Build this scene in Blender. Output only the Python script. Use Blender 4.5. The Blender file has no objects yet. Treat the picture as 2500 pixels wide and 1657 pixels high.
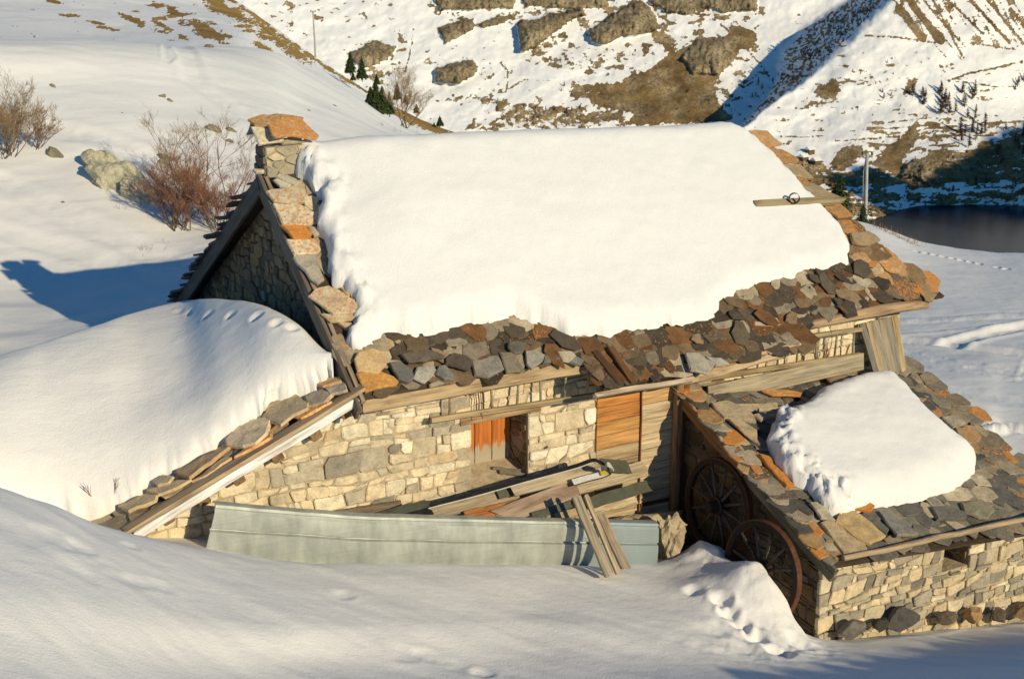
import bpy, math, random
import numpy as np
from mathutils import Vector, Matrix

random.seed(7); RNG = np.random.default_rng(7)
scene = bpy.context.scene
COL = scene.collection

# ------------------------------------------------------------------ camera
W, H, F = 2500.0, 1657.0, 3472.0            # photograph's size and focal length in its own pixels (50 mm lens)
PITCH, YAW = math.radians(16.5805), math.radians(29.9051)
cP, sP, cY, sY = math.cos(PITCH), math.sin(PITCH), math.cos(YAW), math.sin(YAW)
def ray(x, y):
    r, u, w = x - W/2, -(y - H/2), F
    u, w = u*cP - w*sP, u*sP + w*cP
    return np.array([cY*r + sY*w, -sY*r + cY*w, u])
_d = ray(885, 985)
CAM = -_d/np.linalg.norm(_d)*16.0            # the house's front left wall corner, at the eave, is the origin
FWD = np.array([sY, cY, 0.0]); RGT = np.array([cY, -sY, 0.0])
def at(x, y, axis, val):                     # the point of plane axis=val seen at (x, y)
    d = ray(x, y); return CAM + d*((val - CAM[axis])/d[axis])
def atp(x, y, p0, n):
    d = ray(x, y); n = np.asarray(n, float); return CAM + d*(np.dot(np.asarray(p0) - CAM, n)/np.dot(d, n))
def hd(x, y, h):                             # the point h metres away (measured level) in direction (x, y)
    d = ray(x, y); return CAM + d*(h/math.hypot(d[0], d[1]))
def project(P):
    d = np.asarray(P, float) - CAM
    r = d @ RGT; w = d @ FWD; u = d[..., 2]
    f = w*cP - u*sP; uu = w*sP + u*cP
    return np.stack([W/2 + F*r/f, H/2 - F*uu/f], -1)

cam = bpy.data.cameras.new('camera'); cam.lens = F/W*36; cam.sensor_width = 36
cam.clip_start = 0.1; cam.clip_end = 6000
co = bpy.data.objects.new('camera', cam); COL.objects.link(co)
co.location = CAM; co.rotation_euler = (math.pi/2 - PITCH, 0, -YAW); scene.camera = co

# ------------------------------------------------------------------ light
SUN_A, SUN_E = math.radians(13), math.radians(22)     # the sun stands behind the camera to the right, low
SUN_DIR = np.array([-math.sin(SUN_A)*math.cos(SUN_E), math.cos(SUN_A)*math.cos(SUN_E), -math.sin(SUN_E)])
world = bpy.data.worlds.new('World'); scene.world = world; world.use_nodes = True
nt = world.node_tree; bg = nt.nodes['Background']
sky = nt.nodes.new('ShaderNodeTexSky'); sky.sky_type = 'NISHITA'; sky.sun_disc = False
sky.sun_elevation = SUN_E; sky.sun_rotation = math.atan2(-SUN_DIR[0], -SUN_DIR[1])
sky.altitude = 1900; sky.air_density = 1.0; sky.dust_density = 0.1; sky.ozone_density = 10.0
tint = nt.nodes.new('ShaderNodeMix'); tint.data_type = 'RGBA'; tint.blend_type = 'MULTIPLY'; tint.inputs[0].default_value = 1.0; tint.inputs[7].default_value = (.82, 1.30, 1.06, 1)   # the film's cold shade
nt.links.new(sky.outputs[0], tint.inputs[6]); nt.links.new(tint.outputs[2], bg.inputs[0]); bg.inputs[1].default_value = 0.092
sun = bpy.data.lights.new('sun', 'SUN'); sun.energy = 3.98; sun.angle = math.radians(0.5); sun.color = (1.0, 0.845, 0.555)
so = bpy.data.objects.new('sun', sun); COL.objects.link(so)
so.rotation_euler = Vector(SUN_DIR).to_track_quat('-Z', 'Y').to_euler(); so.location = (0, -20, 30)
vs = scene.view_settings
vs.view_transform = 'Standard'; vs.look = 'None'; vs.exposure = 0.0; vs.gamma = 1.0; vs.use_curve_mapping = False
scene.render.resolution_x = 1024; scene.render.resolution_y = 678

# ------------------------------------------------------------------ noise
def _hash(ix, iy, s):
    h = (ix.astype(np.int64)*374761393 + iy.astype(np.int64)*668265263 + s*974711) & 0x7fffffff
    h = ((h ^ (h >> 13))*1274126177) & 0x7fffffff
    return ((h ^ (h >> 16)) & 0xffff)/65535.0
def vnoise(x, y, s=0):
    x = np.asarray(x, float); y = np.asarray(y, float)
    ix = np.floor(x); iy = np.floor(y); fx = x - ix; fy = y - iy
    fx = fx*fx*fx*(fx*(fx*6 - 15) + 10); fy = fy*fy*fy*(fy*(fy*6 - 15) + 10)
    a = _hash(ix, iy, s); b = _hash(ix+1, iy, s); c = _hash(ix, iy+1, s); d = _hash(ix+1, iy+1, s)
    return (a*(1-fx) + b*fx)*(1-fy) + (c*(1-fx) + d*fx)*fy
def fbm(x, y, s=0, o=4):                     # about -1 .. 1
    t = 0; a = 1; n = 0
    for k in range(o):
        t = t + a*(vnoise(x, y, s + 17*k)*2 - 1); n += a; a *= .5
        x = np.asarray(x)*2.03 + 3.1; y = np.asarray(y)*2.03 - 1.7
    return t/n*1.5
def sstep(a, b, x):
    t = np.clip((x - a)/(b - a), 0, 1); return t*t*(3 - 2*t)
def poly_sd(px, py, poly):                   # signed distance to a polygon, positive inside
    px = np.asarray(px, float); py = np.asarray(py, float)
    d = np.full(px.shape, 1e18); ins = np.zeros(px.shape, bool)
    n = len(poly)
    for i in range(n):
        ax, ay = poly[i]; bx, by = poly[(i+1) % n]
        ex, ey = bx-ax, by-ay
        t = np.clip(((px-ax)*ex + (py-ay)*ey)/(ex*ex + ey*ey + 1e-12), 0, 1)
        d = np.minimum(d, (px-ax-t*ex)**2 + (py-ay-t*ey)**2)
        c = ((ay > py) != (by > py))
        with np.errstate(divide='ignore', invalid='ignore'):
            xi = ex*(py-ay)/(ey if ey else 1e-12) + ax
        ins ^= c & (px < xi)
    d = np.sqrt(d); return np.where(ins, d, -d)
def cr(P, n):                                # Catmull-Rom through the rows of P, n samples per span
    P = np.asarray(P, float)
    Q = np.concatenate([2*P[:1] - P[1:2], P, 2*P[-1:] - P[-2:-1]])
    out = []
    for i in range(len(P)-1):
        a, b, c, d = Q[i], Q[i+1], Q[i+2], Q[i+3]
        m = n[i] if hasattr(n, '__len__') else n
        for k in range(m):
            t = k/m
            out.append(.5*(2*b + (c-a)*t + (2*a - 5*b + 4*c - d)*t*t + (3*b - a - 3*c + d)*t**3))
    out.append(P[-1]); return np.array(out)

# ------------------------------------------------------------------ materials
def new_mat(name):
    m = bpy.data.materials.new(name); m.use_nodes = True
    return m, m.node_tree.nodes, m.node_tree.links, m.node_tree.nodes['Principled BSDF']
def N(nodes, kind, **kw):
    n = nodes.new(kind)
    for k, v in kw.items():
        if k.startswith('in_'):
            n.inputs[int(k[3:]) if k[3:].isdigit() else k[3:]].default_value = v
        else: setattr(n, k, v)
    return n
def noise(nodes, links, vec, scale, detail=4, rough=.55):
    n = N(nodes, 'ShaderNodeTexNoise'); n.inputs['Scale'].default_value = scale
    n.inputs['Detail'].default_value = detail; n.inputs['Roughness'].default_value = rough
    if vec is not None: links.new(vec, n.inputs['Vector'])
    return n
def ramp(nodes, links, fac, stops):
    r = N(nodes, 'ShaderNodeValToRGB'); links.new(fac, r.inputs[0])
    e = r.color_ramp.elements
    while len(e) < len(stops): e.new(.5)
    for k, (p, c) in enumerate(stops):
        e[k].position = p; e[k].color = c if len(c) == 4 else (*c, 1)
    return r
def mix(nodes, links, fac, a, b, mode='MIX'):
    m = N(nodes, 'ShaderNodeMix', data_type='RGBA', blend_type=mode)
    for s, v in ((0, fac), (6, a), (7, b)):
        if hasattr(v, 'type') and hasattr(v, 'is_linked'): links.new(v, m.inputs[s])
        elif s == 0: m.inputs[0].default_value = v
        else: m.inputs[s].default_value = (*v, 1) if len(v) == 3 else v
    return m.outputs[2]
def bump(nodes, links, h, strength, dist, prev=None):
    b = N(nodes, 'ShaderNodeBump')
    if hasattr(strength, 'is_linked'): links.new(strength, b.inputs['Strength'])
    else: b.inputs['Strength'].default_value = strength
    b.inputs['Distance'].default_value = dist
    links.new(h, b.inputs['Height'])
    if prev is not None: links.new(prev, b.inputs['Normal'])
    return b.outputs[0]
def maprange(nodes, links, v, a, b, c=0., d=1.):
    m = N(nodes, 'ShaderNodeMapRange'); links.new(v, m.inputs[0])
    for k, x in zip((1, 2, 3, 4), (a, b, c, d)): m.inputs[k].default_value = x
    return m.outputs[0]
def math2(nodes, links, op, a, b):
    m = N(nodes, 'ShaderNodeMath', operation=op)
    for k, v in ((0, a), (1, b)):
        if hasattr(v, 'is_linked'): links.new(v, m.inputs[k])
        else: m.inputs[k].default_value = v
    return m.outputs[0]
MT = {}
def mk_snow(name, ripple=1.0, base=(.87, .855, .835), crumble=0.0):
    m, n, l, p = new_mat(name)
    g = N(n, 'ShaderNodeNewGeometry').outputs['Position']
    mp = N(n, 'ShaderNodeMapping'); l.new(g, mp.inputs[0])
    mp.inputs['Rotation'].default_value = (0, 0, math.radians(-38)); mp.inputs['Scale'].default_value = (.5, 1.5, 1)
    big = noise(n, l, mp.outputs[0], 1.1, 5, .55); mid = noise(n, l, g, 7, 5, .65); fine = noise(n, l, g, 45, 3, .7)
    b = bump(n, l, big.outputs[0], .26*ripple, .10)
    b = bump(n, l, mid.outputs[0], .32, .020, b)
    b = bump(n, l, fine.outputs[0], .55, .010, b)
    l.new(b, p.inputs['Normal'])
    c = mix(n, l, maprange(n, l, mid.outputs[0], .3, .7), tuple(x*.965 for x in base), base)
    l.new(c, p.inputs['Base Color'])
    p.inputs['Roughness'].default_value = .75; p.inputs['Specular IOR Level'].default_value = .25
    MT[name] = m
mk_snow('snow'); mk_snow('snow_roof', .25)

def mk_stone(name, bstr=.5, dirt=.35, lich=(.52, .14, .018), lich2=(.62, .30, .07)):
    m, n, l, p = new_mat(name)
    at_ = N(n, 'ShaderNodeAttribute', attribute_name='col')
    g = N(n, 'ShaderNodeNewGeometry').outputs['Position']
    n1 = noise(n, l, g, 7, 6, .65); n2 = noise(n, l, g, 38, 5, .7); n3 = noise(n, l, g, 26, 5, .66); n4 = noise(n, l, g, 140, 2, .6)
    c = mix(n, l, 1.0, at_.outputs['Color'], ramp(n, l, n1.outputs[0], ((.25, (1-dirt,)*3), (.5, (1, 1, 1)), (.75, (1+dirt*.8, 1+dirt*.75, 1+dirt*.6)))).outputs[0], 'MULTIPLY')
    c = mix(n, l, .8, c, ramp(n, l, n2.outputs[0], ((.3, (.72, .70, .66)), (.5, (1, 1, 1)), (.72, (1.16, 1.15, 1.12)))).outputs[0], 'MULTIPLY')
    lc = mix(n, l, maprange(n, l, n2.outputs[0], .35, .65), lich, lich2)
    thr = math2(n, l, 'SUBTRACT', math2(n, l, 'ADD', n3.outputs[0], math2(n, l, 'MULTIPLY', math2(n, l, 'SUBTRACT', n2.outputs[0], .5), .55)),
                math2(n, l, 'SUBTRACT', .80, math2(n, l, 'MULTIPLY', at_.outputs['Alpha'], .48)))
    c = mix(n, l, maprange(n, l, thr, 0.0, .05, 0, .88), c, lc)
    l.new(c, p.inputs['Base Color'])
    b = bump(n, l, n1.outputs[0], bstr, .05); b = bump(n, l, n2.outputs[0], bstr, .012, b); b = bump(n, l, n4.outputs[0], bstr*.6, .003, b)
    l.new(b, p.inputs['Normal']); p.inputs['Roughness'].default_value = .85; p.inputs['Specular IOR Level'].default_value = .3
    MT[name] = m
mk_stone('stone', .55); mk_stone('slate', .5, .4)

def mk_wood(name, contrast=.65):
    m, n, l, p = new_mat(name)
    at_ = N(n, 'ShaderNodeAttribute', attribute_name='col')
    oi = N(n, 'ShaderNodeObjectInfo'); tc = N(n, 'ShaderNodeTexCoord')
    ad = N(n, 'ShaderNodeVectorMath', operation='ADD'); cx = N(n, 'ShaderNodeCombineXYZ')
    l.new(math2(n, l, 'MULTIPLY', oi.outputs['Random'], 37.), cx.inputs[0]); l.new(math2(n, l, 'MULTIPLY', oi.outputs['Random'], 91.), cx.inputs[1])
    l.new(tc.outputs['Object'], ad.inputs[0]); l.new(cx.outputs[0], ad.inputs[1])
    mp = N(n, 'ShaderNodeMapping'); l.new(ad.outputs[0], mp.inputs[0]); mp.inputs['Scale'].default_value = (1.6, 34, 34)
    gr = noise(n, l, mp.outputs[0], 1.0, 6, .65)
    mp2 = N(n, 'ShaderNodeMapping'); l.new(ad.outputs[0], mp2.inputs[0]); mp2.inputs['Scale'].default_value = (1.2, 6, 6)
    bl = noise(n, l, mp2.outputs[0], 1.3, 4, .6)
    mp3 = N(n, 'ShaderNodeMapping'); l.new(ad.outputs[0], mp3.inputs[0]); mp3.inputs['Scale'].default_value = (.8, 90, 90)
    ck = noise(n, l, mp3.outputs[0], 1.0, 3, .6)
    c = mix(n, l, 1., at_.outputs['Color'], ramp(n, l, gr.outputs[0], ((.25, (1-contrast,)*3), (.55, (1, 1, 1)), (.8, (1.2, 1.18, 1.12)))).outputs[0], 'MULTIPLY')
    c = mix(n, l, 1., c, ramp(n, l, bl.outputs[0], ((.3, (.62, .55, .5)), (.5, (1, 1, 1)), (.7, (1.15, 1.12, 1.1)))).outputs[0], 'MULTIPLY')
    c = mix(n, l, maprange(n, l, ck.outputs[0], .66, .72), c, (.03, .022, .015))
    l.new(c, p.inputs['Base Color'])
    b = bump(n, l, gr.outputs[0], .6, .008); b = bump(n, l, ck.outputs[0], .4, .004, b); l.new(b, p.inputs['Normal'])
    p.inputs['Roughness'].default_value = .75; p.inputs['Specular IOR Level'].default_value = .25
    MT[name] = m
mk_wood('wood')

def mk_simple(name, c1, c2, scale, rough=.8, metal=0., bstr=.4, bdist=.02, vec='pos', spec=.3):
    m, n, l, p = new_mat(name)
    g = N(n, 'ShaderNodeNewGeometry').outputs['Position']
    a = noise(n, l, g, scale, 6, .65); b2 = noise(n, l, g, scale*6, 4, .7)
    c = mix(n, l, maprange(n, l, a.outputs[0], .32, .68), c1, c2)
    c = mix(n, l, .7, c, ramp(n, l, b2.outputs[0], ((.3, (.7,)*3), (.5, (1,)*3), (.7, (1.2,)*3))).outputs[0], 'MULTIPLY')
    l.new(c, p.inputs['Base Color'])
    if bstr:
        b = bump(n, l, a.outputs[0], bstr, bdist); b = bump(n, l, b2.outputs[0], bstr, bdist*.3, b); l.new(b, p.inputs['Normal'])
    p.inputs['Roughness'].default_value = rough; p.inputs['Metallic'].default_value = metal; p.inputs['Specular IOR Level'].default_value = spec
    MT[name] = m
mk_simple('mortar', (.33, .26, .165), (.54, .45, .31), 5, .95, 0, .9, .03)
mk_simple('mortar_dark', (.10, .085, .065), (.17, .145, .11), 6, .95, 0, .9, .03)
mk_simple('boulder', (.36, .33, .21), (.16, .145, .09), 3.2, .95, 0, .8, .06)
mk_simple('rust', (.085, .032, .014), (.16, .07, .035), 12, .7, .3, .5, .006)
mk_simple('tarred', (.02, .018, .016), (.05, .042, .035), 8, .6)
mk_simple('pole', (.33, .32, .29), (.5, .49, .45), 2, .8)
mk_simple('needles', (.018, .035, .010), (.055, .075, .018), 5, .9, 0, 0)
mk_simple('bark', (.09, .06, .035), (.17, .12, .07), 20, .9)
mk_simple('twig_tan', (.24, .16, .085), (.36, .25, .14), 6, .9, 0, 0)
mk_simple('twig_red', (.20, .09, .055), (.33, .17, .10), 6, .9, 0, 0)
mk_simple('larch', (.075, .05, .038), (.13, .09, .06), .5, .9, 0, 0)
mk_simple('dry_grass', (.26, .15, .045), (.38, .24, .08), 3, .9, 0, 0)
mk_simple('greenish_metal', (.075, .08, .055), (.13, .13, .09), 6, .5, .3, .2, .004)
mk_simple('ski_dark', (.012, .011, .010), (.03, .028, .025), 10, .35, 0, 0)
mk_simple('ski_white', (.55, .54, .5), (.72, .70, .66), 10, .4, 0, 0)
mk_simple('ski_yellow', (.65, .42, .03), (.75, .50, .05), 10, .4, 0, 0)
def mk_metal():
    m, n, l, p = new_mat('galvanised')
    tc = N(n, 'ShaderNodeTexCoord').outputs['Object']
    mp = N(n, 'ShaderNodeMapping'); l.new(tc, mp.inputs[0]); mp.inputs['Scale'].default_value = (2.2, 1, .8)
    a = noise(n, l, mp.outputs[0], 2.2, 5, .6); mp2 = N(n, 'ShaderNodeMapping'); l.new(tc, mp2.inputs[0]); mp2.inputs['Scale'].default_value = (.7, 1, 26)
    s = noise(n, l, mp2.outputs[0], 1.5, 4, .6); f = noise(n, l, tc, 60, 3, .6)
    c = mix(n, l, maprange(n, l, a.outputs[0], .35, .68), (.31, .33, .30), (.49, .52, .47))
    c = mix(n, l, maprange(n, l, s.outputs[0], .52, .75, 0, .5), c, (.25, .265, .235))
    sep = N(n, 'ShaderNodeSeparateXYZ'); l.new(tc, sep.inputs[0])
    pat = noise(n, l, tc, 2.6, 4, .55)
    e = math2(n, l, 'ADD', sep.outputs[0], math2(n, l, 'MULTIPLY', pat.outputs[0], 1.3))
    c = mix(n, l, maprange(n, l, e, 4.88, 4.92, 0, .8), c, (.26, .335, .37))
    l.new(c, p.inputs['Base Color']); b = bump(n, l, a.outputs[0], .25, .02); b = bump(n, l, f.outputs[0], .15, .002, b); l.new(b, p.inputs['Normal'])
    p.inputs['Roughness'].default_value = .55; p.inputs['Metallic'].default_value = .25
    MT['galvanised'] = m
mk_metal()
def mk_mountain(name, sc=1.0, gr=((.10, .062, .024), (.185, .115, .042), (.28, .185, .075))):
    m, n, l, p = new_mat(name)
    at_ = N(n, 'ShaderNodeAttribute', attribute_name='col'); sp = N(n, 'ShaderNodeSeparateColor'); l.new(at_.outputs['Color'], sp.inputs[0])
    g = N(n, 'ShaderNodeNewGeometry').outputs['Position']
    n1 = noise(n, l, g, .30*sc, 6, .7); n2 = noise(n, l, g, .09*sc, 6, .65); n3 = noise(n, l, g, 1.0*sc, 4, .7)
    bare = math2(n, l, 'ADD', sp.outputs[0], math2(n, l, 'MULTIPLY', math2(n, l, 'SUBTRACT', n1.outputs[0], .5), .9))
    k = maprange(n, l, bare, .47, .53)
    grass = ramp(n, l, n2.outputs[0], ((.3, gr[0]), (.5, gr[1]), (.7, gr[2]))).outputs[0]
    rock = ramp(n, l, n2.outputs[0], ((.3, (.15, .115, .07)), (.5, (.31, .245, .155)), (.7, (.50, .41, .265)))).outputs[0]
    mp = N(n, 'ShaderNodeMapping'); l.new(g, mp.inputs[0]); mp.inputs['Scale'].default_value = (.55*sc, .55*sc, .14*sc); n6 = noise(n, l, mp.outputs[0], 1.0, 6, .7)
    rock = mix(n, l, .9, rock, ramp(n, l, n6.outputs[0], ((.36, (.32, .30, .28)), (.47, (.95,)*3), (.62, (1.25, 1.22, 1.15)))).outputs[0], 'MULTIPLY')
    c = mix(n, l, sp.outputs[1], grass, rock)
    c = mix(n, l, .8, c, ramp(n, l, n3.outputs[0], ((.3, (.45,)*3), (.5, (1,)*3), (.7, (1.3,)*3))).outputs[0], 'MULTIPLY')
    c = mix(n, l, k, (.86, .86, .86), c)
    l.new(c, p.inputs['Base Color'])
    b = bump(n, l, n1.outputs[0], .20, .8/sc); b = bump(n, l, n3.outputs[0], .25, .3/sc, b); b = bump(n, l, n6.outputs[0], math2(n, l, 'MULTIPLY', sp.outputs[1], math2(n, l, 'MULTIPLY', k, .9)), 1.6/sc, b); l.new(b, p.inputs['Normal'])
    p.inputs['Roughness'].default_value = .9; p.inputs['Specular IOR Level'].default_value = .15
    MT[name] = m
mk_mountain('mountain'); mk_mountain('hill', 7.0, ((.22, .125, .035), (.36, .22, .06), (.46, .31, .10)))
def mk_water():
    m, n, l, p = new_mat('lake_water')
    g = N(n, 'ShaderNodeNewGeometry').outputs['Position']; a = noise(n, l, g, .25, 4, .6)
    p.inputs['Base Color'].default_value = (.006, .020, .042, 1); p.inputs['Roughness'].default_value = .25; p.inputs['Specular IOR Level'].default_value = .05
    l.new(bump(n, l, a.outputs[0], .12, .4), p.inputs['Normal']); MT['lake_water'] = m
mk_water()

# ------------------------------------------------------------------ object helpers
WL = {}                                       # world location of every object that parents others (none is rotated unless noted)
WM = {}
def tag(o, label=None, cat=None, group=None, kind=None):
    if label: o['label'] = label
    if cat: o['category'] = cat
    if group: o['group'] = group
    if kind: o['kind'] = kind
    return o
def link(o, Mw, parent=None):
    COL.objects.link(o); WM[o.name] = Mw
    if parent is not None:
        o.parent = parent; o.matrix_local = WM[parent.name].inverted() @ Mw
    else: o.matrix_world = Mw
    return o
def empty(name, loc, label=None, cat=None, group=None, M=None):
    o = bpy.data.objects.new(name, None); o.empty_display_size = .2
    return tag(link(o, M if M is not None else Matrix.Translation(Vector(loc))), label, cat, group)
def mesh(name, V, Fc, mat, col=None, smooth=False):
    me = bpy.data.meshes.new(name); me.from_pydata([tuple(map(float, v)) for v in V], [], Fc)
    if col is not None:
        a = me.attributes.new('col', 'FLOAT_COLOR', 'POINT')
        c = np.asarray(col, np.float32)
        if c.ndim == 1: c = np.tile(c, (len(V), 1))
        if c.shape[1] == 3: c = np.concatenate([c, np.zeros((len(c), 1), np.float32)], 1)
        a.data.foreach_set('color', c.ravel())
    me.materials.append(MT[mat] if isinstance(mat, str) else mat)
    if smooth: me.polygons.foreach_set('use_smooth', [True]*len(me.polygons))
    return me
def add(name, V, Fc, mat, parent=None, col=None, smooth=False, origin=None):
    V = np.asarray(V, float); o = V.mean(0) if origin is None else np.asarray(origin, float)
    ob = bpy.data.objects.new(name, mesh(name, V - o, Fc, mat, col, smooth))
    return link(ob, Matrix.Translation(Vector(o)), parent)
def gridfaces(nr, nc, keep=None):
    i, j = np.meshgrid(np.arange(nr-1), np.arange(nc-1), indexing='ij'); a = (i*nc + j).ravel()
    f = np.stack([a, a+1, a+nc+1, a+nc], 1)
    if keep is not None: f = f[keep.ravel()]
    return f
def big_mesh(name, V, Fc, mat, col=None, smooth=True, parent=None):
    V = np.asarray(V, np.float32).reshape(-1, 3); Fc = np.asarray(Fc, np.int32)
    used = np.zeros(len(V), bool); used[Fc.ravel()] = True; mp = np.cumsum(used) - 1
    V = V[used]; Fc = mp[Fc]
    me = bpy.data.meshes.new(name); me.vertices.add(len(V)); me.vertices.foreach_set('co', V.ravel())
    me.loops.add(Fc.size); me.loops.foreach_set('vertex_index', Fc.ravel().astype(np.int32))
    k = Fc.shape[1]
    me.polygons.add(len(Fc)); me.polygons.foreach_set('loop_start', np.arange(0, Fc.size, k, dtype=np.int32))
    me.update(calc_edges=True)
    if col is not None:
        a = me.attributes.new('col', 'FLOAT_COLOR', 'POINT'); a.data.foreach_set('color', np.asarray(col, np.float32).reshape(-1, 4)[used].ravel())
    me.materials.append(MT[mat])
    me.polygons.foreach_set('use_smooth', [smooth]*len(me.polygons)); me.validate()
    o = bpy.data.objects.new(name, me); return link(o, Matrix.Identity(4), parent)
class MB:                                     # collects shapes for one mesh
    def __init__(s): s.V = []; s.F = []; s.C = []
    def put(s, V, Fc, c=None):
        b = len(s.V); s.V += [tuple(v) for v in V]; s.F += [tuple(i+b for i in f) for f in Fc]
        if c is not None: s.C += [c]*len(V)
    def box(s, c, h, M=None, col=None):
        V = [np.array([x*h[0], y*h[1], z*h[2]]) for x in (-1, 1) for y in (-1, 1) for z in (-1, 1)]
        V = [np.asarray(c) + (M @ v if M is not None else v) for v in V]
        s.put(V, [(0, 1, 3, 2), (4, 6, 7, 5), (0, 4, 5, 1), (2, 3, 7, 6), (0, 2, 6, 4), (1, 5, 7, 3)], col)
    def tube(s, pts, rad, n=5, col=None, cap=True):
        pts = [np.asarray(p, float) for p in pts]; V = []; Fc = []
        for i, p in enumerate(pts):
            t = pts[min(i+1, len(pts)-1)] - pts[max(i-1, 0)]; t = t/(np.linalg.norm(t) + 1e-9)
            a = np.cross(t, [0, 0, 1.] if abs(t[2]) < .9 else [1., 0, 0]); a /= np.linalg.norm(a); b = np.cross(t, a)
            r = rad[i] if hasattr(rad, '__len__') else rad
            V += [p + r*(math.cos(2*math.pi*k/n)*a + math.sin(2*math.pi*k/n)*b) for k in range(n)]
        for i in range(len(pts)-1):
            Fc += [(i*n+k, i*n+(k+1) % n, (i+1)*n+(k+1) % n, (i+1)*n+k) for k in range(n)]
        if cap: Fc += [tuple(range(n))[::-1], tuple(range((len(pts)-1)*n, len(pts)*n))]
        s.put(V, Fc, col)
    def build(s, name, mat, parent=None, smooth=False, origin=None, col=None):
        return add(name, s.V, s.F, mat, parent, np.array(s.C) if s.C else col, smooth, origin)
def frame(x, z):                               # rotation with local X along x and local Z near z
    x = np.asarray(x, float)/np.linalg.norm(x); z = np.asarray(z, float); y = np.cross(z, x); y /= np.linalg.norm(y); z = np.cross(x, y)
    return np.stack([x, y, z], 1)
def board(name, p0, p1, w, t, up, col, parent=None, mat='wood', rag=.25, warp=.004, ends=(0, 0), seg=8, tip=None):
    """a plank from p0 to p1: w across, t thick along 'up'; local X is the grain; ragged ends"""
    p0 = np.asarray(p0, float); p1 = np.asarray(p1, float); L = np.linalg.norm(p1-p0); R = frame(p1-p0, up); c = (p0+p1)/2
    b = min(w, t)*.13; hw, ht = w/2, t/2
    prof = [(-hw, -ht+b), (-hw, ht-b), (-hw+b, ht), (0, ht), (hw-b, ht), (hw, ht-b), (hw, -ht+b), (hw-b, -ht), (0, -ht), (-hw+b, -ht)]
    n = len(prof); V = []; Fc = []; ph = random.random()*50
    for i in range(seg+1):
        x = -L/2 + L*i/seg; wy, wz = (random.uniform(-1, 1)*warp for _ in (0, 1)); sw = 1
        if tip is not None and i == seg: sw = tip
        for k, (y, z) in enumerate(prof):
            dx = 0
            if i in (0, seg): dx = (random.uniform(-1, 1)*rag*w*.5 + (ends[0] if i == 0 else ends[1])*y) * (1)
            V.append((x + dx, y*sw + wy, z + wz))
    for i in range(seg): Fc += [(i*n+k, (i+1)*n+k, (i+1)*n+(k+1) % n, i*n+(k+1) % n) for k in range(n)]
    Fc += [tuple(range(n)), tuple(range(seg*n, seg*n+n))[::-1]]
    cc = np.array([*col, 0.]) if len(col) == 3 else np.array(col)
    cc = cc*np.array([*(1 + random.uniform(-.1, .1),)*3, 1])
    M = Matrix([[*R[r], c[r]] for r in range(3)] + [[0, 0, 0, 1]])
    o = bpy.data.objects.new(name, mesh(name, V, Fc, mat, cc)); return link(o, M, parent)

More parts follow.
